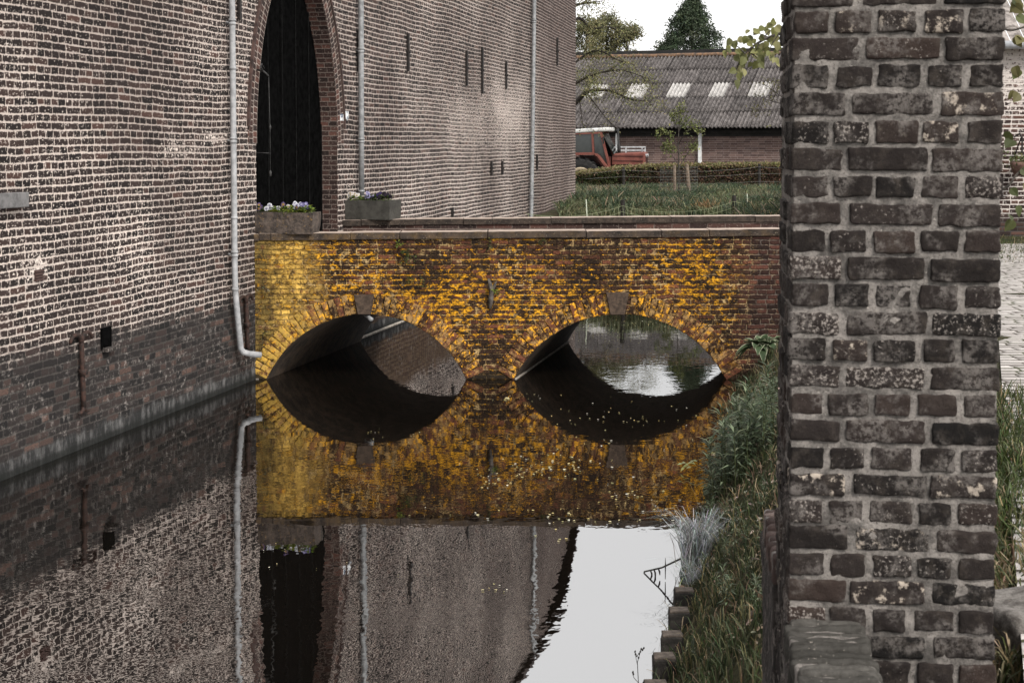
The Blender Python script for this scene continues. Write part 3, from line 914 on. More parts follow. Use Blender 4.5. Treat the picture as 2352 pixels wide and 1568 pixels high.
m_.quad(V3((xa, YF + .025, zcop(xa) - CT)), V3((xb_, YF + .025, zcop(xb_) - CT)), V3((xb_, YF + .31, zcop(xb_) - CT)), V3((xa, YF + .31, zcop(xa) - CT)), [(0, 0), (5, 0), (5, .3), (0, .3)])
m_.quad(V3((xb_, YF + .31, 1.0)), V3((xa, YF + .31, 1.0)), V3((xa, YF + .31, zcop(xa) - CT)), V3((xb_, YF + .31, zcop(xb_) - CT)), [(5, 0), (0, 0), (0, .5), (5, .5)])
m_.build('parapet', mat_ringbrick('parapet_brick', .075, .23, True), bridge)

# ------------------------------------------------------------------ GROUND, WATER
bk_px = [(1490, 1620), (1500, 1568), (1521, 1464), (1551, 1362), (1590, 1190), (1640, 1040), (1690, 872)]
bk_pts = [(at_z(u, v, 0).y, at_z(u, v, 0).x) for u, v in bk_px]
bk_y = [-20, -2] + [p[0] for p in bk_pts] + [YB + DEPTH, 30, 60]
bk_x = [-2.4, -1.2] + [p[1] for p in bk_pts] + [2.7, 3.4, 3.4]
print('bank', list(zip(bk_y, bk_x)))
FBY = 31.3
def ease(t): t = min(1, max(0, t)); return 1 - (1 - t) ** 1.7
def gz(x, y):
    wx = WA.x + (y - WA.y) * AX
    if x < wx - 1.0 and y < 45: return 1.1
    xbk = np.interp(y, bk_y, bk_x)
    t = (x - xbk - .13) / 1.5
    r = .04 + 1.23 * ease(t) if x > xbk else -.7 * min(1, (xbk - x) * 6)
    far = FBY + .25 * math.sin(x * 1.3)
    t2 = (y - far) / .9
    if y < 33: plate_ = 1.10
    elif y < 50.5: plate_ = 1.10 + (y - 33) * .006
    else: plate_ = max(.6, 1.205 - (y - 50.5) * .35)
    f = plate_ * ease(t2) if t2 > 0 else -.7 * min(1, -t2 * 5)
    z = max(r, f) if y < 40 else (f if y > 46 else f)
    if y >= 33:
        k = min(1, (y - 33) / 4); z = z * (1 - k) + f * k if r > f else z
    return z + (.03 * mn.noise(V3((x * 2.3, y * 2.3, 0))) if z > .05 else 0)
def spaced(segs):
    out = []
    for a, b, st in segs: out += list(np.arange(a, b, st))
    return out + [segs[-1][1]]
gx = spaced([(-1500, -100, 350), (-100, -10, 18), (-10, -5, 1), (-5, 5, .14), (5, 12, .5), (12, 60, 6), (60, 1500, 300)])
gy = spaced([(-200, -10, 40), (-10, 0, 2), (0, 6, .4), (6, 22, .16), (22, 31, .5), (31, 33, .15), (33, 54, .7), (54, 120, 8), (120, 3000, 400)])
verts = [(x, y, gz(x, y)) for y in gy for x in gx]
nx = len(gx); tris = []
for j in range(len(gy) - 1):
    for i in range(nx - 1):
        a = j * nx + i
        tris += [(a, a + 1, a + nx + 1), (a, a + nx + 1, a + nx)]
def mat_ground():
    t = NT('earth_and_turf'); p = t.pos()
    c = t.mix(t.mr(t.noise(p, 1.6, 5, .7), .4, .6), (.030, .040, .018), (.060, .058, .028))
    c = t.mix(t.mr(t.noise(p, 9, 6, .75), .5, .62), c, (.11, .085, .055))
    c = t.mix(t.mr(t.noise(p, 60, 5, .75), .42, .6, 0, .7), c, (.018, .016, .011))
    t.bsdf(c, .95, t.add(t.noise(p, 30, 6, .75), t.noise(p, 6, 3)), .9, .03, spec=.1)
    return t.mat
ground = np_mesh('ground', verts, tris, mat_ground(), smooth=True)
tag(ground, kind='structure')

def mat_water():
    t = NT('moat_water'); p = t.pos()
    a = t.noise(t.scl(p, (1.0, .75, 1)), 8.5, 2, .45)
    b = t.noise(t.scl(p, (1.0, .8, 1)), 27.0, 1, .5)
    c = t.noise(p, .5, 2)
    calm = t.mr(t.noise(t.scl(p, (.5, 1.0, 1)), .55, 3, .6), .40, .62, .35, 1.0)
    h = t.mul(t.add(t.mul(a, .8), t.mul(b, .13)), calm)
    h = t.add(h, t.mul(c, .6))
    t.bsdf((.0040, .0030, .0022), .0, h, 1.0, .0013, spec=.5, IOR=5.0)
    return t.mat
mb = MB()
mb.quad(V3((-30, -12, 0)), V3((6, -12, 0)), V3((6, 36, 0)), V3((-30, 36, 0)))
tag(mb.build('water', mat_water()), kind='structure')

def mat_cobble():
    t = NT('pale_cobbles'); p = t.pos()
    s = t.n('ShaderNodeSeparateXYZ', {'Vector': p})
    uvv = t.n('ShaderNodeCombineXYZ', {'X': s.outputs[0], 'Y': s.outputs[1]}).outputs[0]
    rag = t.mul(t.sub(t.noise(p, 40, 4, .7), .5), .016)
    mask, idv, idc, d, fv = brick_cells(t, t.add(s.outputs[0], t.mul(t.noise(p, 3), .08)), t.add(s.outputs[1], t.mul(t.noise(p, 2.4), .10)), .115, .19, .16, .011, .02, rag, .6)
    c = t.mix(idv, (.26, .24, .225), (.46, .43, .41))
    c = t.mix(t.mr(t.noise(p, 60, 4, .7), .55, .7, 0, .5), c, (.18, .16, .15))
    j = t.mix(t.mr(t.noise(p, 2.2, 4, .7), .45, .6), (.055, .045, .036), (.05, .055, .025))
    t.bsdf(t.mix(mask, j, c), .9, t.mr(d, -.01, .03), .8, .02, spec=.15)
    return t.mat
mb = MB()
PZ = 1.285
def pe(y): return .335 * y - .30 if y < 13 else 2.0
rows = list(np.arange(2.0, 17.01, .5))
for y0, y1 in zip(rows, rows[1:]):
    a0, a1 = px(2260, 1) * y0 + .12, px(2260, 1) * y1 + .12
    mb.quad(V3((a0, y0, PZ)), V3((7, y0, PZ)), V3((7, y1, PZ)), V3((a1, y1, PZ)))
mb.quad(V3((X1 + .05, 17.0, PZ)), V3((7, 17.0, PZ)), V3((7, 20.6, PZ)), V3((X1 + .05, 20.6, PZ)))
xw0 = WA.x + (YB + .3 - WA.y) * AX; xw1 = WA.x + (YF - WA.y) * AX
mb.quad(V3((xw0, YB + .285, PZ - .004)), V3((X1 + .04, YB + .285, PZ - .004)), V3((X1 + .04, YF + .02, PZ - .004)), V3((xw1, YF + .02, PZ - .004)))
tag(mb.build('cobbled_path', mat_cobble()), kind='structure')

# ------------------------------------------------------------------ BRICK PILLAR AND BOUNDARY WALLS
PA = math.radians(6.3)
PX_, PY_ = V3((math.cos(PA), -math.sin(PA), 0)), V3((math.sin(PA), math.cos(PA), 0))
PO = V3((px(1813, 3.74), 3.74, 0))
PW, PD = .505, .50
MP = Matrix((PX_, PY_, V3((0, 0, 1)))).transposed()
pillar = thing('brick_pillar', 'tall weathered dark brick gate pillar with thick pale mortar joints', 'pillar', PO + PX_ * PW / 2 + PY_ * PD / 2)
def PP(a, b, z): return PO + PX_ * a + PY_ * b + V3((0, 0, z))
core = MB()
ins = .0125
def core_face(p, ux, n, wdt, z0, z1):
    nu, nz = int(wdt / .016), int((z1 - z0) / .016)
    vs = []; fs = []
    for k in range(nz + 1):
        for i in range(nu + 1):
            q = p + ux * (wdt * i / nu) + V3((0, 0, z0 + (z1 - z0) * k / nz))
            edge = min(i, nu - i) == 0
            am = 0 if edge else 1
            q = q + n * (mn.noise(q * 60) * .004 + mn.noise(q * 17) * .0035) * am
            vs.append(q)
    for k in range(nz):
        for i in range(nu):
            a = k * (nu + 1) + i
            fs.append((a, a + 1, a + nu + 2, a + nu + 1))
    core.add(vs, fs)
Z0, Z1, HC = .9, 3.29, .0652
core_face(PP(ins, ins, 0), PX_, -PY_, PW - 2 * ins, Z0, Z1)
core_face(PP(ins, PD - ins, 0), -PY_, -PX_, PD - 2 * ins, Z0, Z1)
core_face(PP(PW - ins, ins, 0), PY_, PX_, PD - 2 * ins, Z0, Z1)
core_face(PP(PW - ins, PD - ins, 0), -PX_, PY_, PW - 2 * ins, Z0, Z1)
core.build('mortar', M_PMORT, pillar, True)
bm_ = MB()
def pbrick(a0, a1, b0, b1, z, h, seed):
    g = .0085
    ja = R.uniform(-.003, .003)
    tilt = Matrix.Rotation(R.uniform(-.022, .022), 3, 'Y') @ Matrix.Rotation(R.uniform(-.012, .012), 3, 'Z')
    out = R.uniform(-.003, .004)
    c = PP((a0 + a1) / 2 + ja, (b0 + b1) / 2, z + h / 2 + R.uniform(-.002, .002))
    if b0 < .01: c = c - PY_ * out
    if a0 < .01: c = c - PX_ * out * .6
    L, D = a1 - a0 - g * R.uniform(1.3, 2.3), b1 - b0 - g * 1.6
    hh = h - .0120 - R.uniform(-.003, .004)
    rounded_box(bm_, c, (L, D, hh), MP @ tilt, .0055, (max(4, int(L / .011)), max(2, int(D / .022)), 6), .0042, (R.random(), R.random(), R.random()), 34, seed)
k = 0; z = Z0
while z < Z1 - .03:
    if k % 2 == 0:
        cuts = [0, .100, .198, .305, .405, PW]
        cuts = [cuts[0]] + [c + R.uniform(-.006, .006) for c in cuts[1:-1]] + [PW]
        for a, b in zip(cuts, cuts[1:]):
            pbrick(a, b, 0, .20, z, HC, k); pbrick(a, b, PD - .20, PD, z, HC, k + 9)
        pbrick(0, .22, .20, PD - .20, z, HC, k); pbrick(PW - .22, PW, .20, PD - .20, z, HC, k)
    else:
        sh = R.uniform(-.02, .02)
        cuts = [0, .150 + sh, .345 + sh * .7 + R.uniform(-.008, .008), PW]
        for a, b in zip(cuts, cuts[1:]):
            pbrick(a, b, 0, .105, z, HC, k); pbrick(a, b, PD - .105, PD, z, HC, k + 9)
        for b0, b1 in ((.105, .25), (.25, PD - .105)):
            pbrick(0, .105, b0, b1, z, HC, k); pbrick(PW - .105, PW, b0, b1, z, HC, k)
    z += HC; k += 1
bm_.build('brickwork', M_PILLAR, pillar, True)
m_ = MB(); rounded_box(m_, PP(PW / 2, PD / 2, Z1 + .045), (PW + .1, PD + .1, .08), MP, .012, (6, 6, 2), .003)
m_.build('cap_stone', M_COPING, pillar, True)
# slender wire tied round the pillar
m_ = MB()
wpt = [PP(-.012, .42, 2.262), PP(-.012, .05, 2.256), PP(.05, -.012, 2.25), PP(.17, -.012, 2.238)]

def low_wall(b0, b1, ztop_, w, label, loc, piece, mat_top):
    o = thing('boundary_wall', label, 'wall', loc)
    m_ = MB(); rounded_box(m_, PP(w / 2, (b0 + b1) / 2, ztop_ - .05), (w * .965, b1 - b0 - .01, .075), MP, .008, (6, max(10, int((b1 - b0) / .03)), 2), .006, None, 25)
    m_.build('mortar_bed', M_PMORT, o, True)
    m_ = MB()
    rounded_box(m_, PP(w / 2, (b0 + b1) / 2, (ztop_ - .075 - .1) / 2), (w, b1 - b0, ztop_ - .075 + .1), MP, .012,
                (5, max(6, int((b1 - b0) / .05)), 30), .012, None, 11)
    m_.build('wall_body', M_RGH, o, True)
    m_ = MB(); y = b0
    while y < b1 - .01:
        t_ = piece * R.uniform(.85, 1.15)
        ww = w * R.uniform(.94, 1.05)
        M = MP @ Matrix.Rotation(R.uniform(-.03, .03), 3, 'Z') @ Matrix.Rotation(R.uniform(-.03, .03), 3, 'Y')
        rounded_box(m_, PP(w / 2 + R.uniform(-.006, .006), y + t_ / 2, ztop_ - .045 + R.uniform(-.006, .006)), (ww, t_ - .011, .085), M, .012, (6, 1, 3), .006,
                    (R.random(), R.random(), R.random()), 22)
        y += t_
    m_.build('coping_course', mat_top, o, True)
    return o
def mat_caps(name, cols, lo):
    t = NT(name); p = t.obj(); s = t.n('ShaderNodeSeparateColor', {'Color': t.attr()})
    c = t.ramp(s.outputs[0], cols)
    c = t.mix(t.mr(t.noise(p, 40, 6, .75), .42, .68, 0, .7), c, lo)
    c = t.mix(t.mr(t.noise(p, 70, 4, .7), .64, .70, 0, .7), c, (.38, .34, .30))
    t.bsdf(c, .9, t.noise(p, 70, 6, .75), .9, .008, spec=.12)
    return t.mat
M_CAP1 = mat_caps('rowlock_brick', [(0, (.055, .038, .034)), (.5, (.10, .07, .062)), (1, (.19, .145, .13))], (.035, .028, .026))
M_CAP2 = mat_caps('weathered_slab', [(0, (.040, .038, .034)), (.5, (.065, .061, .055)), (1, (.10, .094, .085))], (.026, .024, .021))
low_wall(PD - .01, 1.12, 1.47, .2, 'low garden wall topped with bricks on edge, running on behind the tall pillar', PP(.1, .8, 0), .056, M_CAP1)
low_wall(-1.6, .004, 1.452, .185, 'low wall with a worn grey capping at the front foot of the tall pillar', PP(.1, -.8, 0), .040, M_CAP2)

# granite block lying beside the path
o = thing('granite_block', 'rough granite block lying on the grass at the edge of the cobbled path', 'stone', V3((px(2390, 4.3), 4.3, 1.2)))
m_ = MB(); rounded_box(m_, V3((px(2430, 4.3), 4.35, 1.20)), (.36, .34, .24), Matrix.Rotation(.2, 3, 'Z'), .03, (10, 8, 7), .014, None, 9)
ob = m_.build('block', mat_noise('granite', (.06, .052, .046), (.19, .175, .16), 22, 6, .75, bscale=50, bs=.9, bd=.01), o, True)

# ------------------------------------------------------------------ STONE TROUGHS WITH PANSIES
def trough(name, label, loc, rz, L, W, H, mat, amp, taper):
    o = thing('stone_trough', label, 'planter', loc, rz)
    m_ = MB(); th = .055
    prof = [(-.0, 0), (0, .3), (0, .65), (0, H)]
    nx_, nz_ = 14, 6
    vs = []; fs = []
    def ringp(ix, iy, z, e):
        k = 1 - taper * (1 - z / H) ** 1.6
        return V3((ix * (L / 2 - e) * k, iy * (W / 2 - e) * k, z))
    loop = []
    for i in range(nx_): loop.append((-1 + 2 * i / nx_, -1))
    for i in range(8): loop.append((1, -1 + 2 * i / 8))
    for i in range(nx_): loop.append((1 - 2 * i / nx_, 1))
    for i in range(8): loop.append((-1, 1 - 2 * i / 8))
    n = len(loop)
    levels = [(z * H / nz_, 0) for z in range(nz_ + 1)] + [(H, th), (H - .05, th)]
    for z, e in levels:
        for ix, iy in loop:
            p = ringp(ix, iy, z, e)
            p += mn.noise_vector(V3(loc) + p * 7) * amp + mn.noise_vector(V3(loc) + p * 19) * amp * .5
            vs.append(p)
    for r_ in range(len(levels) - 1):
        for i in range(n):
            fs.append((r_ * n + i, r_ * n + (i + 1) % n, (r_ + 1) * n + (i + 1) % n, (r_ + 1) * n + i))
    fs.append(tuple(range(n - 1, -1, -1)))
    m_.add(vs, fs)
    m_.build('basin', mat, o, org=V3((0, 0, 0)))
    m_ = MB(); m_.box((0, 0, H - .07), (L - 2 * th + .02, W - 2 * th + .02, .06))
    m_.build('soil', M_SOIL, o, org=V3((0, 0, 0)))
    return o
T1C = at(655, 531, YB + .20); T1 = V3((px(648, YB + .10), YB + .13, zcop(px(650, YB)) - .004))
T2 = V3((px(843, YF + .20), YF + .20, zcop(px(842, YF)) + .001))
trough('stone_trough', 'rough brown stone trough of pansies on the near coping, in front of the black gate', T1, math.radians(-9), .78, .33, .235, M_TROUGH1, .011, .06)
trough('stone_trough', 'smooth grey stone trough of pansies on the far coping, under the drainpipe', T2, math.radians(-19), .80, .38, .245, M_TROUGH2, .0015, .02)

def kites(P, D, Nn, L, W, cols, fold=.15, bend=.25):
    """leaves: base P, direction D, normal Nn, length L, width W"""
    P = np.asarray(P, float); n = len(P)
    D = D / np.linalg.norm(D, axis=1, keepdims=True)
    S = np.cross(D, Nn); S /= (np.linalg.norm(S, axis=1, keepdims=True) + 1e-9)
    N2 = np.cross(S, D)
    L = np.broadcast_to(np.asarray(L, float), (n,))[:, None]; W = np.broadcast_to(np.asarray(W, float), (n,))[:, None]
    mid = P + D * L * .45
    a = mid + S * W / 2 + N2 * W * fold; b = mid - S * W / 2 + N2 * W * fold
    tip = P + D * L - N2 * L * bend
    m2 = mid
    V = np.stack([P, a, m2, b, tip], 1).reshape(-1, 3)
    base = (np.arange(n) * 5)[:, None]
    T = np.concatenate([base + np.array([[0, 1, 2]]), base + np.array([[0, 2, 3]]), base + np.array([[1, 4, 2]]), base + np.array([[2, 4, 3]])], 0)
    C = np.repeat(np.asarray(cols, float), 5, axis=0)
    return V, T, C
def merge(parts):
    Vs, Ts, Cs = [], [], []; b = 0
    for V, T, C in parts:
        Vs.append(V); Ts.append(T + b); Cs.append(C); b += len(V)
    return np.concatenate(Vs), np.concatenate(Ts), np.concatenate(Cs)
def rvec(n): 
    v = NR.normal(size=(n, 3)); return v / np.linalg.norm(v, axis=1, keepdims=True)
def jitter_cols(base, n, amt=.25):
    base = np.asarray(base, float)
    if base.ndim == 1: base = base[None]
    pick = base[NR.integers(0, len(base), n)]
    return np.clip(pick * (1 + NR.normal(0, amt, (n, 1))) * (1 + NR.normal(0, amt * .3, (n, 3))), .002, 1)

def pansy(loc, label, fc, eye, nf, leafcol, spread=.085, group='pansies in the stone troughs'):
    o = thing('pansy_plant', label, 'flower', loc, 0, group)
    n = 85
    ang_ = NR.uniform(0, 6.28, n); rr = np.sqrt(NR.uniform(0, 1, n)) * spread
    P = np.stack([rr * np.cos(ang_), rr * np.sin(ang_) * .8, NR.uniform(-.02, .085, n)], 1)
    D = np.stack([np.cos(ang_), np.sin(ang_), NR.uniform(.1, 1.1, n)], 1)
    V, T, C = kites(P, D, np.tile([0, 0, 1.0], (n, 1)) + rvec(n) * .3, NR.uniform(.035, .065, n), NR.uniform(.020, .032, n), jitter_cols(leafcol, n))
    np_mesh('leaves', V, T, M_LEAF, o, C, V3((0, 0, 0)))
    for k in range(nf):
        a = R.uniform(0, 6.28); r_ = R.uniform(.01, spread); h = R.uniform(.06, .125)
        c = np.array([r_ * math.cos(a), r_ * math.sin(a) * .7 - .02, h])
        m = 5; pa = np.array([1.57, 2.6, .55, 3.9, 5.5]) + R.uniform(-.2, .2)
        yaw = R.uniform(-.7, .7); tilt = R.uniform(.1, .6)
        X = np.array([math.cos(yaw), math.sin(yaw), 0]); Z = np.array([math.sin(yaw) * math.sin(tilt) * .5, math.sin(tilt) * .6, math.cos(tilt)])
        N_ = np.cross(X, Z); N_ /= np.linalg.norm(N_)
        vs = [c + N_ * .004]; cs = [np.array(eye)]; ts = []
        for j in range(m):
            dirv = X * math.cos(pa[j]) + Z * math.sin(pa[j]); sid = X * -math.sin(pa[j]) + Z * math.cos(pa[j])
            b = len(vs); sz = R.uniform(.022, .029)
            for f, s in ((.55, -.62), (1.0, -.4), (1.06, 0), (1.0, .4), (.55, .62)):
                vs.append(c + dirv * sz * f + sid * sz * s + N_ * R.uniform(-.004, .004)); cs.append(np.array(fc) * R.uniform(.75, 1.1) * (.6 if f < .6 else 1))
            for q in range(4): ts.append((0, b + q, b + q + 1))
        st = len(vs)
        vs += [c, c + np.array([.003, 0, 0]), np.array([c[0] * .6, c[1] * .6, -.02])]; cs += [np.array([.03, .06, .012])] * 3; ts.append((st, st + 1, st + 2))
        np_mesh('flower', np.array(vs), np.array(ts), M_PETAL, o, np.clip(np.array(cs), 0, 1), V3((0, 0, 0)))
    return o
WHT, LAV, PUR, DRK = (.72, .72, .76), (.42, .40, .58), (.05, .035, .15), (.016, .010, .020)
YEL = (.35, .22, .02)
LG, LY = [(.05, .085, .018), (.07, .10, .02)], [(.15, .19, .03), (.20, .23, .04), (.10, .15, .03)]
def onT(T, rz, dx, dy, H): return V3(T) + Matrix.Rotation(rz, 3, 'Z') @ V3((dx, dy, H - .03))
rz = math.radians(-9)
pansy(onT(T1, rz, -.26, 0, .235), 'purple pansies at the gate post end of the rough trough', PUR, YEL, 7, LG)
pansy(onT(T1, rz, -.13, -.02, .235), 'white and pale lavender pansies left of centre in the rough trough', WHT, (.05, .04, .12), 6, LG + LY)
pansy(onT(T1, rz, .00, -.05, .235), 'bright yellow green foliage with one bloom in the middle of the rough trough', WHT, YEL, 1, LY, .11)
pansy(onT(T1, rz, .12, -.06, .235), 'bright leafy pansy with a single purple bloom in the rough trough', PUR, YEL, 2, LY, .10)
pansy(onT(T1, rz, .20, .03, .235), 'white pansies standing tall at the open end of the rough trough', WHT, PUR, 8, LG)
pansy(onT(T1, rz, .27, -.02, .235), 'mixed purple pansies spilling over the open end of the rough trough', PUR, LAV, 5, LY)
rz = math.radians(-19)
pansy(onT(T2, rz, -.25, -.02, .245), 'white pansies at the gate end of the smooth grey trough', WHT, YEL, 8, LG)
pansy(onT(T2, rz, -.11, -.04, .245), 'leafy white pansies just left of the drainpipe in the grey trough', WHT, YEL, 4, LY)
pansy(onT(T2, rz, .02, -.03, .245), 'lavender pansies in the middle of the smooth grey trough', LAV, PUR, 6, LG)
pansy(onT(T2, rz, .14, .0, .245), 'blackish purple pansies right of centre in the smooth grey trough', DRK, PUR, 8, LG)
pansy(onT(T2, rz, .26, .0, .245), 'darkest pansies at the bridge end of the smooth grey trough', DRK, DRK, 8, LG)

# ------------------------------------------------------------------ PLANTS ON THE BRIDGE
def sprig(p, label, n, spread, cols, leaf=.03, drop=.5, group='weeds rooted in the bridge joints', name='wall_weed'):
    o = thing(name, label, 'plant', p, 0, group)
    m_ = MB(); pts = []
    for k in range(max(3, n // 14)):
        a = R.uniform(0, 6.28)
        e = V3((math.cos(a) * spread * R.uniform(.4, 1), -R.uniform(.02, .09), math.sin(a) * spread * R.uniform(.4, 1.1) - drop * spread * .4))
        mid = e * .5 + V3((0, -.02, .015))
        m_.tube([V3((0, .02, 0)), mid, e], [.004, .003, .0015], 4)
        for q in range(14): pts.append(e * R.uniform(.25, 1.05) + V3((R.gauss(0, .012), R.gauss(0, .012), R.gauss(0, .012))))
    m_.build('stem', M_TWIG, o, org=V3((0, 0, 0)))
    P = np.array([list(p_) for p_ in pts]); k = len(P)
    D = rvec(k) + np.array([0, -.6, .25])
    V, T, C = kites(P, D, rvec(k) + np.array([0, -.6, .6]), leaf * NR.uniform(.6, 1.2, k), leaf * .7 * NR.uniform(.6, 1.1, k), jitter_cols(cols, k))
    np_mesh('foliage', V, T, M_LEAF, o, C, V3((0, 0, 0)))
    return o
YG = [(.10, .13, .02), (.16, .17, .03)]
DG = [(.03, .045, .012), (.06, .075, .02), (.10, .10, .025)]
yb = YB - .01
sprig(at(918, 557, yb), 'small bright fern tuft just under the near coping, left of the bridge centre', 40, .05, YG)
sprig(at(938, 585, yb), 'loose hanging weed below the fern tuft on the bridge face', 90, .14, DG)
sprig(at(975, 655, yb), 'thin dark creeper strands above the left arch shoulder', 50, .13, DG, .022, 1.0)
sprig(at(941, 640, yb), 'tiny green rosette beside the left keystone', 28, .05, DG, .022)
sprig(at(600, 660, YB - .02), 'grey white trailing weed in the corner beside the drainpipe', 60, .12, [(.05, .05, .02), (.24, .21, .14)], .018, 1.2)
sprig(at(604, 765, YB - .02), 'yellowish trailing weed at the foot of the left arch', 60, .12, [(.09, .085, .02), (.20, .17, .07)], .018, 1.4)
sprig(at(1242, 553, yb), 'sparse mossy weed under the near coping at the bridge centre', 28, .06, DG, .02)
sprig(at(1125, 560, yb), 'sparse weed under the coping above the dead stem', 36, .07, DG, .02)
o = sprig(at(1139, 668, yb), 'grey dead stem with bright green leaves growing between the two arches', 44, .065, YG, .03, .3, None, 'ivy_stump')
m_ = MB()
b0 = at(1125, 700, YB - .02); 
m_.tube([at(1126, 708, YB - .01), at(1127, 690, YB - .035), at(1130, 668, YB - .045), at(1126, 655, YB - .04), at(1122, 640, YB - .02)], [.014, .03, .026, .026, .012], 8)
m_.tube([at(1129, 672, YB - .04), at(1136, 655, YB - .035), at(1140, 647, YB - .01)], [.02, .017, .008], 7)
m_.build('trunk', M_WOOD, o, True)

# ------------------------------------------------------------------ RIGHT BANK
def hit(u, v, z_off=0.0):
    d = ray(u, v); y = 3.0
    while y < 60:
        p = V3((d.x * y, y, CZ + d.z * y))
        if p.z <= max(0.0, gz(p.x, p.y)): return V3((p.x, p.y, gz(p.x, p.y) + z_off))
        y += .02
    return p
def blades(P, H, W, lean, cols, curl=.5):
    n = len(P); a = NR.uniform(0, 6.283, n)
    side = np.stack([np.cos(a), np.sin(a), np.zeros(n)], 1)
    b = NR.uniform(0, 6.283, n)
    ln = np.stack([np.cos(b), np.sin(b), np.zeros(n)], 1) * (lean * NR.uniform(.2, 1.3, n))[:, None] if np.ndim(lean) == 0 else lean
    H = np.asarray(H)[:, None]; W = np.asarray(W)[:, None]; up = np.array([[0, 0, 1.0]])
    m1 = P + ln * H * .35 + up * H * .55
    m2 = P + ln * H * .85 + up * H * .85
    tp = P + ln * H * (1.1 + curl * .6) + up * H * (1.0 - curl * .25)
    V = np.stack([P + side * W, P - side * W, m1 + side * W * .9, m1 - side * W * .9, m2 + side * W * .6, m2 - side * W * .6, tp], 1).reshape(-1, 3)
    base = (np.arange(n) * 7)[:, None]
    T = np.concatenate([base + np.array([[i, j, k]]) for i, j, k in ((0, 1, 2), (1, 3, 2), (2, 3, 4), (3, 5, 4), (4, 5, 6))], 0)
    C = np.repeat(cols, 7, axis=0)
    return V, T, C
GRN = [(.026, .038, .016), (.040, .054, .022), (.062, .074, .034)]
STR = [(.20, .16, .09), (.28, .23, .14), (.13, .10, .055)]
# bank turf
pts = []; 
while len(pts) < 12500:
    y = R.uniform(5.5, 17.0) if R.random() < .8 else R.uniform(4.5, 9)
    x0 = np.interp(y, bk_y, bk_x); x = x0 + (.10 if R.random() < .8 else -.01) + R.uniform(.0, 1.9)
    if x > .172 * y + .35: continue
    if mn.noise(V3((x * 2, y * 2, 3))) < -.28 and R.random() < .75: continue
    pts.append((x, y, gz(x, y) - .01))
P = np.array(pts); n = len(P)
cl = np.array([mn.noise(V3((p[0] * 2.2, p[1] * 1.6, 8))) for p in pts])
H = NR.uniform(.03, .12, n) * (1 + .8 * np.clip(cl, -.4, 1))
c = jitter_cols(GRN, n, .3); st = (NR.random(n) < np.clip(.40 - cl * .6, .10, .8)); c[st] = jitter_cols(STR, st.sum(), .3)
turf = np_mesh('bank_grass', *blades(P, H, NR.uniform(.0018, .004, n), .55, c)[:2], M_GRASS, None, blades.__defaults__ and np.repeat(c, 7, axis=0))
tag(turf, 'thin green and straw coloured grass covering the moat bank', 'grass', kind='stuff')
# dead leaves and twigs litter on the bank
n = 1500; P = []
while len(P) < n:
    y = R.uniform(5.5, 15); x = np.interp(y, bk_y, bk_x) + R.uniform(.02, 1.4)
    if x < .172 * y + .2 and mn.noise(V3((x * 1.7, y * 1.7, 33))) > -.05: P.append((x, y, gz(x, y) + .012))
D = rvec(n) * np.array([1, 1, .25])
V, T, C = kites(np.array(P), D, np.tile([0, 0, 1.0], (n, 1)) + rvec(n) * .5, NR.uniform(.02, .06, n), NR.uniform(.01, .03, n), jitter_cols([(.22, .17, .12), (.12, .08, .05), (.34, .28, .22)], n))
tag(np_mesh('leaf_litter', V, T, M_LEAF, None, C), 'dry fallen leaves scattered over the moat bank', 'leaves', kind='stuff')
# grass beside the path on the right of the pillar
pts = []
while len(pts) < 5200:
    y = R.uniform(4.0, 8.2); x = R.uniform(.30, .345) * y + R.uniform(-.12, .1)
    if y > 7.4 and R.random() < .6: continue
    pts.append((x, y, gz(x, y) - .01))
for k in range(9000):
    y = R.uniform(8.5, 16.8); x = R.uniform(np.interp(y, bk_y, bk_x) + 1.0, .292 * y + .1)
    if x < 2.2: continue
    pts.append((x, y, gz(x, y) - .01))
for k in range(3800):
    y = R.uniform(17.2, 22.4); x = R.uniform(.30, .40) * y
    pts.append((x, y, gz(x, y) - .01))
P = np.array(pts); n = len(P)
H = np.where(P[:, 1] > 15, NR.uniform(.03, .07, n), NR.uniform(.04, .13, n))
c = jitter_cols([(.035, .050, .016), (.055, .07, .022)], n, .3); st = NR.random(n) < np.where(P[:, 1] < 5.2, .6, .14); c[st] = jitter_cols(STR, st.sum(), .3)
tag(np_mesh('verge_grass', *blades(P, H, NR.uniform(.002, .004, n), .5, c)[:2], M_GRASS, None, np.repeat(c, 7, axis=0)), 'grass verge beside the cobbled path', 'grass', kind='stuff')

# leafy weeds
def make_weed(H, nl, col, ll=.105):
    o = thing('leafy_weed', 'tall green weed with narrow whorled leaves crowding the moat bank below the hosta', 'weed', (0, 0, 0), 0, 'leafy weeds on the moat bank')
    bx, by = R.uniform(-.18, .05), R.uniform(-.1, .1)
    st = [V3((bx * t * t * H, by * t * t * H, t * H)) for t in (0, .25, .5, .75, 1)]
    m_ = MB(); m_.tube(st, [.004, .0035, .003, .0022, .001], 5); m_.build('stem', mat_stem, o, org=V3((0, 0, 0)))
    t_ = NR.uniform(.15, 1.0, nl) ** .8; a = np.arange(nl) * 2.4 + NR.uniform(-.4, .4, nl)
    P = np.stack([bx * t_ * t_ * H, by * t_ * t_ * H, t_ * H], 1)
    upw = .25 + 1.1 * np.clip(t_ - .7, 0, 1) * 3
    D = np.stack([np.cos(a), np.sin(a), upw], 1)
    L = ll * (1.15 - .6 * np.clip(t_ - .6, 0, 1)) * NR.uniform(.75, 1.15, nl)
    V, T, C = kites(P, D, np.tile([0, 0, 1.0], (nl, 1)), L, L * .15, jitter_cols(col, nl, .2), .1, .3)
    np_mesh('foliage', V, T, M_LEAF, o, C, V3((0, 0, 0)))
    return o
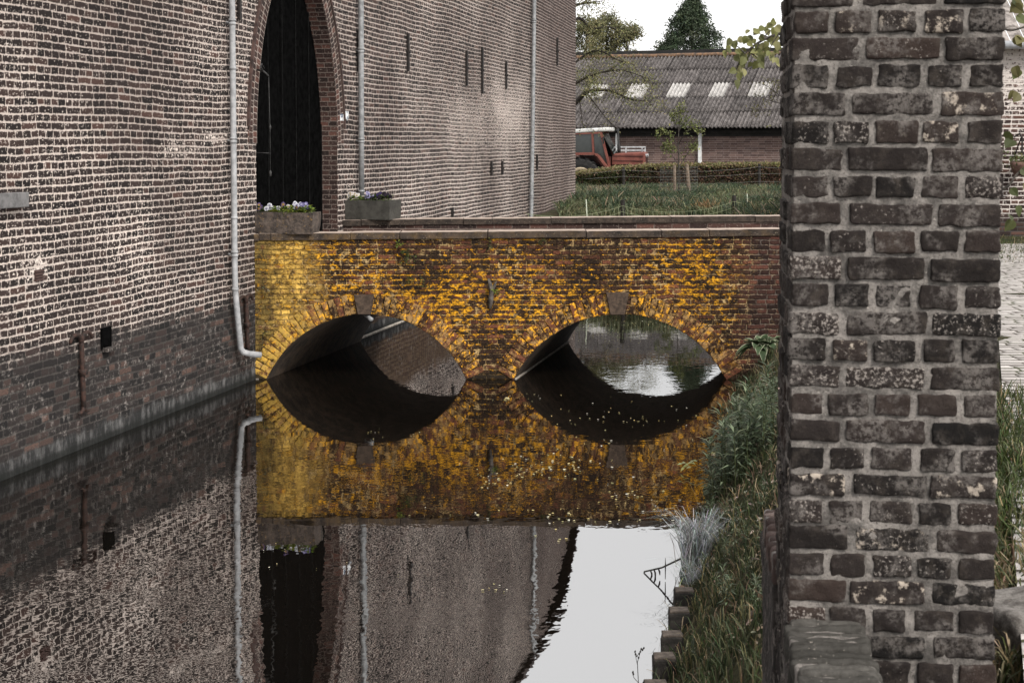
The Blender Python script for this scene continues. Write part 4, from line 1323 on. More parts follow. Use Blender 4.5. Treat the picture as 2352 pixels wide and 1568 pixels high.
mat_stem = mat_noise('green_stem', (.035, .05, .018), (.07, .08, .03), 30)
WG = [(.060, .082, .046), (.095, .120, .072), (.150, .180, .115)]
protos = [make_weed(R.uniform(.30, .48), R.randint(34, 52), WG) for _ in range(5)]
spots = []
tries = 0
while len(spots) < 64 and tries < 20000:
    tries += 1
    u = R.uniform(1596, 1800); v = R.uniform(900, 1195)
    # the clump leans down the slope: keep the waterside outline of the photograph
    lim = np.interp(v, [900, 960, 1010, 1060, 1120, 1190], [1760, 1720, 1680, 1640, 1615, 1635])
    if u < lim: continue
    p = hit(u, v)
    if p.y < 10.3 or p.z < .02: continue
    ut, vt = proj(p + V3((0, 0, .40)))
    if vt < np.interp(ut, [1590, 1640, 1690, 1740, 1800], [1050, 985, 925, 868, 850]): continue
    spots.append(p)
for _ in range(16):
    q = hit(R.uniform(1610, 1760), R.uniform(1170, 1420))
    if q.z > .05: spots.append(q)
for i, p in enumerate(spots):
    if i < len(protos): protos[i].location = p; protos[i].rotation_euler = (0, 0, R.uniform(0, 6.28)); continue
    dup(protos[i % len(protos)], p, R.uniform(0, 6.28), R.uniform(.55, 1.15) if i < 64 else R.uniform(.3, .5), None if i < 64 else 'small low weed scattered in the dry grass of the moat bank', None if i < 64 else 'small weeds low on the moat bank')
# sparse taller grass weeds lower on the bank
def make_tuft(name, label, cat, H, n, cols, lean, wid, group, spread=.04, curl=.5):
    o = thing(name, label, cat, (0, 0, 0), 0, group)
    P = np.stack([NR.normal(0, spread, n), NR.normal(0, spread, n), np.zeros(n) - .01], 1)
    c = jitter_cols(cols, n, .25)
    V, T, C = blades(P, NR.uniform(.5, 1.0, n) * H, np.full(n, wid), lean, c, curl)
    np_mesh('blades', V, T, M_GRASS, o, C, V3((0, 0, 0)))
    return o
gt = [make_tuft('grass_tuft', 'clump of long green grass blades on the moat bank', 'grass', R.uniform(.12, .22), 30, GRN + [(.16, .14, .07)], .5, .0026, 'long grass clumps on the moat bank', .03) for _ in range(3)]
sp = [hit(u, v) for u, v in [(1690, 1200), (1715, 1235), (1668, 1245), (1702, 1290), (1650, 1390), (1620, 1440), (1685, 1380), (1585, 1545), (1640, 1545), (1700, 1500), (1660, 1490), (1720, 1420), (1725, 1330), (1600, 1490),
                              (1690, 1450), (1632, 1330), (1655, 1290), (1610, 1400), (1560, 1570), (1720, 1560), (1755, 1130), (1742, 1085), (1770, 1060)]]
for i, p in enumerate(sp):
    if i < 3: gt[i].location = p; continue
    dup(gt[i % 3], p, R.uniform(0, 6.28), R.uniform(.65, 1.1))
# pale sedge tussock
PS = [(.26, .275, .275), (.40, .42, .43), (.15, .165, .15)]
sed = make_tuft('sedge_tussock', 'silvery pale tussock of fine drooping sedge hanging over the water edge', 'sedge', .39, 460, PS, .62, .0022, None, .05, .9)
sed.location = hit(1605, 1292); sed.rotation_euler = (0, 0, 1)
s2 = make_tuft('sedge_tussock', 'smaller silvery sedge drooping below the pale tussock', 'sedge', .2, 220, PS, .8, .0014, None, .05, 1.2)
s2.location = hit(1600, 1345)
# wooden stakes of the bank edging
st0 = None
stk = [(1551, 1362), (1538, 1408), (1521, 1464), (1502, 1515), (1480, 1580)]
lbl = ['first dark stake below the pale sedge in the stepped bank edging', 'second stake below the pale sedge, top cut square', 'third stake below the pale sedge, with a nail in its side', 'widest stake nearest the bottom of the photo',
       'lowest stake just beyond the photo edge']
for (u, v), lb in zip(stk, lbl):
    p = at_z(u, v, .14)
    o = thing('wooden_stake', lb, 'stake', V3((p.x + .05, p.y + .05, -.3)), 0, 'stakes edging the moat bank')
    m_ = MB(); rounded_box(m_, V3((p.x + .055, p.y + .055, -.08)), (.11, .1, .44), Matrix.Rotation(R.uniform(-.15, .15), 3, 'Z'), .008, (3, 3, 6), .004)
    m_.build('post', M_DARKWOOD, o)
    m_ = MB(); rounded_box(m_, V3((p.x + .055, p.y + .055, .143)), (.102, .092, .012), Matrix.Identity(3), .005, (3, 3, 1), .002)
    m_.build('sawn_top', M_STAKETOP, o)
# fallen branch dipping into the water
q0, q1, q2 = at_z(1562, 1283, .16), at_z(1520, 1303, .07), at_z(1480, 1312, .006)
o = thing('dead_branch', 'thin dead branch dipping into the water beside the pale sedge', 'branch', q2)
m_ = MB(); m_.tube([q0, q1, q2, q2 + V3((-.012, -.03, -.03))], [.006, .005, .005, .003], 6)
for f, L in ((.55, .07), (.35, .05), (.8, .04)):
    q = q2.lerp(q1, f); m_.tube([q, q + V3((.008, 0, -.02)), q + V3((.01, .0, -L))], [.004, .006, .003], 5)
q = q1.lerp(q0, .2); m_.tube([q + V3((0, 0, .05)), q, q - V3((0, 0, .08))], [.001, .004, .002], 5)
m_.build('twig', M_TWIG, o)
# dry flower stalk
p = V3((px(1472, 7.15), 7.15, .0))
o = thing('dry_stalk', 'dry brown seed stalk standing in the water at the bottom of the photo', 'weed', p)
m_ = MB(); b = at_z(1470, 1600, 0); y_ = b.y
m_.tube([b, at(1466, 1560, y_), at(1464, 1520, y_), at(1472, 1492, y_)], [.0025, .002, .0018, .001], 5)
m_.tube([at(1464, 1525, y_), at(1458, 1497, y_)], [.0015, .001], 5)
m_.tube([at(1467, 1568, y_), at(1456, 1555, y_), at(1452, 1543, y_)], [.0015, .0015, .001], 5)
for u, v in [(1472, 1492), (1470, 1498), (1475, 1494), (1467, 1503), (1458, 1498), (1459, 1504), (1478, 1490), (1466, 1512), (1453, 1545), (1454, 1550), (1462, 1508)]:
    c_ = at(u, v, y_); m_.tube([c_, c_ + V3((.002, 0, .006)), c_ + V3((.003, 0, .012))], [.002, .005, .001], 5)
m_.build('stalk', M_TWIG, o)
# long arching straws over the water
m_ = MB()
o = thing('dry_straws', 'long dry grass straws arching over the water from the stepped stakes', 'grass', at_z(1560, 1330, .1))
for (a, b, c_) in (((1555, 1470), (1528, 1438), (1508, 1420)), ((1560, 1400), (1540, 1395), (1520, 1376)), ((1590, 1225), (1575, 1200), (1552, 1178)), ((1606, 1190), (1600, 1140), (1583, 1108)), ((1525, 1560), (1500, 1540), (1485, 1536))):
    ya = hit(*a).y
    m_.tube([at(*a, ya), at(*b, ya), at(*c_, ya)], [.0016, .0013, .0007], 4)
m_.build('straw', mat_noise('straw', (.20, .15, .08), (.34, .27, .15), 20), o)
# hosta with cream margins
def hosta(p, label, n, L0):
    o = thing('hosta', label, 'plant', p, 0, 'hostas at the bridge end')
    Vs, Ts, Cs = [], [], []
    for k in range(n):
        a = k * 2.399 + R.uniform(-.3, .3); inner = k / n
        L = L0 * (1.05 - .35 * inner) * R.uniform(.85, 1.1); W = L * R.uniform(.36, .46)
        el = math.radians(15 + 55 * inner + R.uniform(-8, 8))
        d = np.array([math.cos(a), math.sin(a), 0]); s = np.array([-math.sin(a), math.cos(a), 0]); up = np.array([0, 0, 1.0])
        base = d * .02; b = sum(len(v) for v in Vs); vs = []; cs = []
        g = np.array([.055, .085, .040]) * R.uniform(.75, 1.2); cr = np.array([.52, .52, .38])
        NS = 7
        for i in range(NS):
            t = i / (NS - 1)
            c0 = base + d * L * (t * math.cos(el)) + up * (L * math.sin(el) * t - L * .75 * t * t * (1 - .5 * inner)) + up * .03
            w = W * math.sin(math.pi * min(1, (.06 + .94 * t)) ** .75) * .5 + .002
            for q, f in ((-1, 1.0), (-.74, 0), (0, 0), (.74, 0), (1, 1.0)):
                vs.append(c0 + s * w * q + up * abs(q) * w * .35); cs.append(cr if f else g * (1.15 if q else .9))
        ts = []
        for i in range(NS - 1):
            for q in range(4):
                v0 = i * 5 + q
                ts += [(v0, v0 + 1, v0 + 6), (v0, v0 + 6, v0 + 5)]
        Vs.append(np.array(vs)); Cs.append(np.array(cs)); Ts.append(np.array(ts) + b)
    np_mesh('leaves', np.concatenate(Vs), np.concatenate(Ts), M_LEAF, o, np.concatenate(Cs), V3((0, 0, 0)), True)
    return o
hp = V3((px(1752, 16.4), 16.4, 0)); hosta(V3((hp.x, hp.y, max(.43, gz(hp.x, hp.y) + .05))), 'cream edged hosta rosette growing at the bank end of the bridge', 40, .31)
hosta(V3((px(1815, 16.7), 16.7, .46)), 'second cream edged hosta, half hidden behind the tall pillar', 26, .25)
# variegated sprig leaning over the water
q = hit(1612, 1085)
o = thing('variegated_sprig', 'pale yellow green leaf spray leaning out over the water from the weeds', 'plant', q)
P = np.array([list(at(u, v, q.y) - q) for u, v in [(1568, 1066), (1576, 1063), (1583, 1067), (1590, 1063), (1598, 1066), (1580, 1071), (1588, 1072), (1602, 1060), (1573, 1073), (1594, 1057), (1640, 1040), (1650, 1037), (1645, 1044)]])
V, T, C = kites(P, rvec(13) * .5 + np.array([-1, -.3, .0]), np.tile([0, -.4, 1.0], (13, 1)), .045, .028, jitter_cols([(.35, .38, .20), (.50, .50, .20)], 13, .15))
np_mesh('foliage', V, T, M_LEAF, o, C, V3((0, 0, 0)))
m_ = MB(); m_.tube([V3((0, 0, 0)), at(1600, 1072, q.y) - q, at(1570, 1068, q.y) - q], [.003, .002, .001], 4); m_.build('stem', mat_stem, o, org=V3((0, 0, 0)))

# floating petals and duckweed
n = 0; Vs, Ts, Cs = [], [], []
def fl(u, v, s):
    p = at_z(u, v, .004)
    k = 6; a0 = R.uniform(0, 6.28)
    b = len(Vs)
    Vs.append([p.x, p.y, .006]); rr = [s * R.uniform(.6, 1.2) for _ in range(k)]
    el = R.uniform(.6, 1.0)
    for j in range(k): Vs.append([p.x + rr[j] * math.cos(a0 + j * 6.283 / k), p.y + rr[j] * math.sin(a0 + j * 6.283 / k) * 1.1, .004 + R.uniform(0, .004)])
    for j in range(k): Ts.append((b, b + 1 + j, b + 1 + (j + 1) % k))
    c = R.choice([(.70, .62, .36), (.62, .50, .22), (.75, .72, .60), (.45, .42, .20)])
    Cs.extend([c] * (k + 1))
def cluster(u, v, su, sv, n, s=.013):
    s *= .78; n = int(n * .65)
    for _ in range(n): 
        a = R.gauss(0, 1); fl(u + su * a, v + sv * R.gauss(0, 1), s * R.uniform(.5, 1.3))
for a in [(1250, 1075, 60, 12, 90), (1140, 1105, 40, 10, 36), (1440, 1130, 60, 18, 34), (1560, 1170, 30, 10, 18), (1330, 1040, 70, 20, 34), (1470, 1160, 40, 14, 18), (1500, 960, 80, 22, 46, .010),
          (1330, 960, 60, 22, 34, .010), (1200, 905, 30, 10, 14, .010), (900, 990, 60, 14, 20, .009), (1150, 915, 22, 6, 8, .009), (1480, 762, 110, 9, 150, .012), (1400, 775, 70, 8, 60, .012), (1560, 790, 60, 14, 50, .012),
          (1480, 740, 60, 6, 60, .011), (1180, 1175, 120, 10, 26), (1350, 1195, 80, 5, 22), (1540, 1190, 24, 6, 12), (1150, 1350, 30, 6, 12, .010), (760, 1300, 60, 10, 10, .006), (1270, 1240, 30, 10, 9), (640, 1262, 30, 8, 6, .006)]:
    cluster(*a)
fl(1164, 914, .026); fl(1168, 917, .02); fl(1160, 918, .018); fl(1556, 767, .03)
fp = np_mesh('floating_petals', Vs, Ts, M_PETAL, None, Cs)
tag(fp, 'pale petals and duckweed scraps floating on the moat', 'petals', kind='stuff')

# ------------------------------------------------------------------ BARN
TH = math.radians(21)
E = V3((math.cos(TH), -math.sin(TH), 0)); UPS = V3((math.sin(TH), math.cos(TH), 0))
EV = at(1550, 291, 57.6); RD = at(1636, 127, 62.5)
RUN = (RD - EV).dot(UPS); RISE = RD.z - EV.z
SV = (UPS * RUN + V3((0, 0, RISE))); RL = SV.length; SVn = SV.normalized()
RN = E.cross(SVn).normalized()
if RN.z < 0: RN = -RN
print('barn run', RUN, 'rise', RISE)
barn = thing('farm_barn', 'low brick barn with a long mossy corrugated roof and pale skylight panels', 'barn', V3((EV.x, EV.y + 3, .6)))
def mat_roof(name, c0, c1, streak, spk=.5):
    t = NT(name); p = t.obj(); c = t.attr()
    col = t.mix(t.mr(t.noise(p, 5, 6, .75), .38, .66), c0, c1)
    col = t.mix(t.mr(t.noise(p, 22, 4, .75), .52, .64, 0, spk), col, (.30, .275, .265))
    col = t.mix(t.mr(t.noise(p, 11, 5, .75), .58, .66, 0, streak), col, (.022, .02, .018))
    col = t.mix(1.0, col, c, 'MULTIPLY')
    t.bsdf(col, .95, t.noise(p, 25, 5, .7), .5, .02, spec=.1)
    return t.mat
M_ROOF = mat_roof('mossy_fibre_cement', (.036, .032, .031), (.115, .104, .101), .85)
M_SKY = mat_roof('skylight_sheet', (.24, .23, .22), (.42, .405, .39), .4, .3)
E0, E1, PIT, AMP = -15.5, 16.0, .150, .036
SEG = 8
def e_at(u, f):
    lo, hi = E0, E1
    for _ in range(40):
        m = (lo + hi) / 2
        if proj(EV + E * m + SV * f)[0] < u: lo = m
        else: hi = m
    return lo
sky_us = [(1531 - 93.6 * k, 1606 - 93.6 * k) for k in range(-3, 5)]
skyl = []
for ua, ub in sky_us:
    a = e_at(ua, .40); b = a + .72
    a = round(a / PIT) * PIT; b = round(b / PIT) * PIT
    skyl.append((a, b))
def sheet(e0, e1, f0, f1, lift, mat, name, tone_fn):
    step = PIT / SEG; ne = int(round((e1 - e0) / step)); nr = 3
    Vs = np.zeros((nr + 1, ne + 1, 3)); C = np.ones((nr + 1, ne + 1, 3))
    ee = e0 + np.arange(ne + 1) * step
    wv = np.cos(ee / PIT * 2 * math.pi) * AMP
    e3, s3, n3, o3 = np.array(E), np.array(SV), np.array(RN), np.array(EV)
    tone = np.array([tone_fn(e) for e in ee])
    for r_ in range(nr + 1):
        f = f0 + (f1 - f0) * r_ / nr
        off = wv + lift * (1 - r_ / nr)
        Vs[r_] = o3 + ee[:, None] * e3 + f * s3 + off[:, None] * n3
        C[r_] *= (tone * (.80 + .34 * (wv / AMP * .5 + .5)))[:, None]  # tone follows the wave, darker in valleys and lighter on crests
    idx = np.arange((nr + 1) * (ne + 1)).reshape(nr + 1, ne + 1)
    a, b, c, d = idx[:-1, :-1].ravel(), idx[:-1, 1:].ravel(), idx[1:, 1:].ravel(), idx[1:, :-1].ravel()
    T = np.concatenate([np.stack([a, b, c], 1), np.stack([a, c, d], 1)])
    # turned-down lower edge gives the sheets a thickness
    V2 = Vs.reshape(-1, 3); nb = len(V2)
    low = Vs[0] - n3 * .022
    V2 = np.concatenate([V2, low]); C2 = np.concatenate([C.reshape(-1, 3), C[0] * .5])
    k = np.arange(ne)
    T = np.concatenate([T, np.stack([nb + k, nb + k + 1, k + 1], 1), np.stack([nb + k, k + 1, k], 1)])
    return V2, T, C2
def tone_fn(seed):
    rr_ = random.Random(seed); tab = [rr_.uniform(.78, 1.16) for _ in range(80)]
    return lambda e: tab[int((e - E0 + (seed % 3) * .35) / 1.08) % 80] * (.42 if ((e - E0 + (seed % 3) * .35) % 1.08) < .035 else 1)
for cidx in range(5):
    f0, f1 = cidx / 5 - .012, (cidx + 1) / 5
    if cidx == 0: f0 = -.02
    parts = []
    if cidx == 2:
        cur = E0
        for a, b in sorted(skyl):
            parts.append(sheet(cur, a, f0, f1, .03, None, '', tone_fn(cidx))); cur = b
        parts.append(sheet(cur, E1, f0, f1, .03, None, '', tone_fn(cidx)))
    else: parts.append(sheet(E0, E1, f0, f1, .03, None, '', tone_fn(cidx + 11)))
    V, T, C = merge(parts)
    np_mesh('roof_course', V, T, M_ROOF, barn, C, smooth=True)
for a, b in skyl:
    V, T, C = sheet(a, b, .4 - .012, .6, .03, None, '', lambda e: 1.0)
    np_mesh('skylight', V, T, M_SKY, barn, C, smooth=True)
# underside, ridge cap and the dark board behind the ridge
m_ = MB()
pa, pb = EV + E * E0, EV + E * E1
m_.quad(pa - RN * .06, pb - RN * .06, pb + SV - RN * .06, pa + SV - RN * .06)
back = V3(UPS) * RUN
m_.quad(pa + SV, pb + SV, pb + SV + back - V3((0, 0, RISE)), pa + SV + back - V3((0, 0, RISE)))
m_.build('roof_lining', mat_noise('roof_lining', (.02, .018, .016), (.035, .03, .028), 4), barn)
m_ = MB()
segs = 60
pts = [pa + SV + E * ((E1 - E0) * k / segs) + V3((0, 0, .02 + .012 * mn.noise(V3((k * 1.7, 0, 0))))) for k in range(segs + 1)]
m_.tube(pts, [.085 + .012 * mn.noise(V3((k * .9, 4, 0))) for k in range(segs + 1)], 8)
m_.build('ridge_cap', mat_noise('lichen_ridge', (.05, .04, .034), (.20, .115, .065), 7, 5, .75), barn, True)
m_ = MB()
c_ = (pa + pb) / 2 + SV + UPS * .35
hb_ = at(1636, 113, c_.y).z
m_.box(V3((c_.x, c_.y, (hb_ + 5.4) / 2)), ((E1 - E0), .12, hb_ - 5.4), Matrix((E, UPS, V3((0, 0, 1)))).transposed())
m_.build('ridge_board', mat_noise('tarred_board', (.012, .012, .012), (.024, .023, .022), 3), barn)
# brick wall
def mat_barnwall():
    t = NT('barn_brick'); uv, U, Vv = uvs(t)
    rag = t.mul(t.sub(t.noise(uv, 25, 3), .5), .008)
    mask, idv, idc, d, fv = brick_cells(t, t.add(U, t.mul(t.m('FLOORED_MODULO', t.m('FLOOR', t.m('DIVIDE', Vv, .082)), 2.0), .13)), Vv, .082, .26, .26, .005, .004, rag, .0)
    b = t.ramp(idv, [(0, (.070, .046, .042)), (.5, (.100, .066, .058)), (1, (.14, .092, .080))])
    b = t.mix(t.mr(t.noise(uv, 1.3, 4, .7), .5, .68, 0, .35), b, (.16, .13, .12))
    t.bsdf(t.mix(mask, (.25, .205, .19), b), .9, t.mr(d, -.004, .006), .3, .01, spec=.12)
    return t.mat
WBo = EV + UPS * .45
WBz = at(1700, 314, WBo.y).z
m_ = MB()
a, b = WBo + E * E0, WBo + E * E1
def vz(p, z): return V3((p.x, p.y, z))
L_ = E1 - E0
m_.quad(vz(a, .3), vz(b, .3), vz(b, WBz), vz(a, WBz), [(0, .3), (L_, .3), (L_, WBz), (0, WBz)])
b2 = b + UPS * (2 * RUN - .9); a2 = a + UPS * (2 * RUN - .9)
for p, q in ((b, b2), (b2, a2), (a2, a)):
    l2 = (q - p).length
    m_.quad(vz(p, .3), vz(q, .3), vz(q, EV.z), vz(p, EV.z), [(0, .3), (l2, .3), (l2, EV.z), (0, EV.z)])
for p, q in ((b, b2), (a2, a)):
    m_.add([vz(p, EV.z), vz(q, EV.z), vz((p + q) / 2, RD.z)], [(0, 1, 2)], [(0, 3), (10, 3), (5, 6)])
m_.build('wall', mat_barnwall(), barn)
m_ = MB()
mc = (a + b) / 2 + UPS * .03
ME = Matrix((E, UPS, V3((0, 0, 1)))).transposed()
zt_ = EV.z + .12
m_.box(V3((mc.x, mc.y, (WBz + zt_) / 2)), (L_, .10, zt_ - WBz), ME)
m_.box(V3((mc.x, mc.y, WBz + .18)) - UPS * .12, (L_, .14, .10), ME)
m_.build('fascia_beam', mat_noise('beam_and_eave_shade', (.012, .011, .011), (.026, .023, .022), 3), barn)  # the eave's shadow is painted in with the beam as one dark band
M_WP = mat_noise('white_paint', (.50, .50, .50), (.68, .68, .67), 9)
for u in (1602, 1411):
    e = e_at(u, 0); p = WBo + E * e - UPS * .06
    m_ = MB(); m_.box(V3((p.x, p.y, 1.75)), (.12, .1, 2.9), ME); m_.build('drainpipe', M_WP, barn)

# ------------------------------------------------------------------ TRACTOR
TY = 54.3
TA = math.radians(-15)
tp = V3((px(1345, TY), TY, .58))
tr = thing('farm_tractor', 'old red tractor with a white cab roof parked between the hedge and the barn', 'tractor', tp, TA)
M_RED = mat_noise('faded_red_paint', (.115, .037, .029), (.17, .058, .043), 6, rg=.5, bs=.05)
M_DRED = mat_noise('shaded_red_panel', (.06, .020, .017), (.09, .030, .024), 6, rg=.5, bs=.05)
M_RUB = mat_noise('rubber', (.012, .012, .012), (.026, .025, .024), 14, rg=.85)
M_GLS = mat_noise('dark_glass', (.018, .021, .020), (.030, .034, .032), 2, rg=.06, bs=0, spec=.6)
M_ROOFW = mat_noise('white_cab_roof', (.40, .40, .385), (.58, .58, .56), 6, rg=.5)
M_BLK = mat_noise('black_iron', (.010, .010, .010), (.022, .021, .020), 10, rg=.6)
M_CRM = mat_noise('cream_rim', (.36, .29, .20), (.48, .40, .29), 10, rg=.6)
M_GREY = mat_noise('light_grey_steel', (.30, .31, .32), (.46, .47, .48), 10, rg=.5)
O0 = V3((0, 0, 0))
def tb(name, mat, parent, fn, smooth=False):
    m_ = MB(); fn(m_); return m_.build(name, mat, parent, smooth, O0)
def lathe_y(m_, prof, c, n=28):
    vs = []; fs = []
    for k in range(n):
        a = 2 * math.pi * k / n
        for r_, y in prof: vs.append(V3(c) + V3((r_ * math.cos(a), y, r_ * math.sin(a))))
    q = len(prof)
    for k in range(n):
        for i in range(q - 1):
            fs.append((k * q + i, k * q + i + 1, ((k + 1) % n) * q + i + 1, ((k + 1) % n) * q + i))
    m_.add(vs, fs)
def wheel(x, y, r_, w, lugs):
    def tyre(m_):
        lathe_y(m_, [(r_ * .56, -w * .42), (r_ * .72, -w * .5), (r_ * .92, -w * .5), (r_ * .97, -w * .38), (r_ * .97, w * .38), (r_ * .92, w * .5), (r_ * .72, w * .5), (r_ * .56, w * .42)], (0, 0, 0), 32)
        for k in range(lugs):
            a = 2 * math.pi * k / lugs
            for s in (1, -1):
                aa = a + (0 if s > 0 else math.pi / lugs)
                M = Matrix.Rotation(-aa, 3, 'Y') @ Matrix.Rotation(s * .7, 3, 'X')
                c = Matrix.Rotation(-aa, 3, 'Y') @ V3((r_ * .985, s * w * .24, 0))
                m_.box(c, (.07, w * .62, .055), M)
    o = bpy.data.objects.new('wheel', bpy.data.meshes.new('wheel')); COL.objects.link(o); o.parent = tr
    m_ = MB(); tyre(m_)
    me = m_.build('wheel', M_RUB, None).data
    tmp = [ob for ob in COL.objects if ob.data is me][0]; bpy.data.objects.remove(tmp)
    o.data = me; o.location = (x, y, r_)
    m2 = MB(); lathe_y(m2, [(r_ * .50, -w * .30), (r_ * .60, -w * .44), (r_ * .57, -w * .46), (r_ * .48, -w * .36), (r_ * .40, -w * .22), (.0, -w * .2)], (0, 0, 0), 28)
    rm = m2.build('rim', M_CRM, None, True); rm.parent = o
    m3 = MB(); lathe_y(m3, [(r_ * .46, -w * .34), (r_ * .30, -w * .30), (.001, -w * .30)], (0, 0, 0), 20)
    hb3 = m3.build('hub', M_BLK, None); hb3.parent = o
for y in (-.62, .62): wheel(0, y, .76, .40, 18)
for y in (-.52, .52): wheel(1.78, y, .44, .22, 14)
# fenders: flat red top that folds down in front of the wheel
for y in (-.62, .62):
    def fn(m_):
        prof = [(-.75, 1.60), (-.35, 1.655), (.50, 1.665), (.60, 1.60), (1.08, 1.0)]
        for (x0, z0), (x1, z1) in zip(prof, prof[1:]):
            d = V3((x1 - x0, 0, z1 - z0)); L = d.length; d.normalize()
            M = Matrix((d, V3((0, 1, 0)), V3((-d.z, 0, d.x)))).transposed()
            m_.box(V3(((x0 + x1) / 2, y, (z0 + z1) / 2)), (L + .02, .46, .055), M)
    tb('fender', M_RED, tr, fn)
def fn(m_):
    m_.box((.35, 0, 1.1), (1.2, .78, .95)); m_.box((.95, 0, .95), (.5, .5, .6))
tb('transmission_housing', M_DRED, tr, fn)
# hood
def fn(m_):
    vs = []
    for x, w, z0, z1 in ((1.0, .60, 1.30, 1.68), (1.6, .58, 1.32, 1.72), (2.08, .54, 1.10, 1.74), (2.14, .50, 1.12, 1.70)):
        vs += [(x, -w / 2, z0), (x, -w / 2, z1 - .05), (x, -w / 2 + .05, z1), (x, w / 2 - .05, z1), (x, w / 2, z1 - .05), (x, w / 2, z0)]
    fs = []
    for k in range(3):
        for i in range(6):
            j = (i + 1) % 6; fs.append((k * 6 + i, k * 6 + j, (k + 1) * 6 + j, (k + 1) * 6 + i))
    fs += [tuple(range(5, -1, -1)), tuple(range(18, 24))]
    m_.add(vs, fs)
hood = tb('hood', M_RED, tr, fn)
tb('side_trim', M_DRED, hood, lambda m_: [m_.box((1.55, -.303, 1.60), (1.05, .02, .03)), m_.box((1.55, -.303, 1.44), (1.05, .02, .03))])
tb('grille', M_BLK, hood, lambda m_: [m_.box((2.15, 0, 1.25 + k * .07), (.02, .40, .035)) for k in range(6)])
tb('headlight', M_GREY, hood, lambda m_: [m_.tube([V3((2.13, s * .16, 1.62)), V3((2.17, s * .16, 1.62))], .055, 12) for s in (-1,)])
tb('headlight', M_GREY, hood, lambda m_: [m_.tube([V3((2.13, s * .16, 1.62)), V3((2.17, s * .16, 1.62))], .055, 12) for s in (1,)])
tb('engine', M_BLK, tr, lambda m_: [m_.box((1.5, 0, 1.0), (1.0, .42, .6)), m_.box((1.45, -.25, 1.12), (.25, .14, .2)), m_.tube([V3((1.75, -.24, 1.08)), V3((1.75, -.24, 1.3))], .05, 10)])
tb('front_axle', M_BLK, tr, lambda m_: m_.box((1.78, 0, .46), (.14, .95, .14)))
def fn(m_):
    m_.tube([V3((1.2, -.12, 1.66)), V3((1.2, -.12, 1.86)), V3((1.19, -.12, 1.98)), V3((1.18, -.12, 2.02)), V3((1.16, -.12, 2.56))], [.062, .062, .055, .036, .034], 12)
tb('exhaust_pipe', M_BLK, tr, fn, True)
def fn(m_):
    for z in (1.90, 1.79): m_.bar((.95, .36, z), (2.02, .36, z), .05)
    for x in (1.35, 1.92, 2.02): m_.bar((x, .36, 1.68), (x, .36, 1.92), .045)
    m_.bar((2.02, .36, 1.90), (2.02, -.05, 1.90), .045)
tb('loader_frame', M_GREY, tr, fn)
# cab
for y in (-.55, .55):
    def fn(m_):
        w = .055
        m_.bar((-.28, y, 2.36), (-.32, y, 1.66), w); m_.bar((.36, y, 2.38), (.40, y, 1.66), .07); m_.bar((.40, y, 1.66), (.95, y, 1.0), .05)
        m_.bar((.66, y, 2.38), (1.02, y, 1.0), .075); m_.bar((-.30, y, 2.36), (.70, y, 2.39), .06); m_.bar((-.36, y, 1.68), (.42, y, 1.69), .06)
    tb('door_frame', M_RED, tr, fn)
    def fn(m_):
        for quad in ([(-.27, 2.34), (.35, 2.36), (.38, 1.71), (-.30, 1.71)], [(.40, 2.36), (.64, 2.36), (1.0, 1.05), (.93, 1.05), (.44, 1.66)]):
            n = len(quad); yy = y * .985
            m_.add([V3((x, yy, z)) for x, z in quad] + [V3((x, yy * .97, z)) for x, z in quad], [tuple(range(n)), tuple(range(2 * n - 1, n - 1, -1))])
    tb('side_window', M_GLS, tr, fn)
tb('windscreen', M_GLS, tr, lambda m_: m_.add([V3((.70, -.53, 2.37)), V3((.70, .53, 2.37)), V3((1.08, .36, 1.66)), V3((1.08, -.36, 1.66)), V3((.67, -.53, 2.37)), V3((.67, .53, 2.37)), V3((1.05, .36, 1.66)), V3((1.05, -.36, 1.66))], [(0, 1, 2, 3), (7, 6, 5, 4), (0, 3, 7, 4), (1, 5, 6, 2)]))
tb('seat', M_BLK, tr, lambda m_: [rounded_box(m_, (.05, 0, 1.55), (.42, .45, .12), MI, .03, (2, 2, 1)), rounded_box(m_, (-.17, 0, 1.82), (.1, .42, .46), MI, .03, (1, 2, 2))])
tb('steering_wheel', M_BLK, tr, lambda m_: [m_.tube([V3((.58 + .06 * math.sin(a), .19 * math.cos(a), 1.86 + .17 * math.sin(a))) for a in [k * 6.2832 / 16 for k in range(17)]], .014, 6), m_.bar((.58, 0, 1.86), (.85, 0, 1.45), .04)])
def fn(m_):
    M = Matrix.Rotation(math.radians(-3.2), 3, 'Y')
    rounded_box(m_, (.24, 0, 2.47), (1.34, 1.22, .14), M, .05, (12, 8, 1), .010, None, 5)
tb('cab_roof', M_ROOFW, tr, fn, True)
# tall mirror arm
tb('mirror', M_BLK, tr, lambda m_: [m_.bar((.68, -.55, 2.2), (.78, -.78, 2.2), .02), m_.box((.79, -.8, 2.12), (.03, .14, .22))])

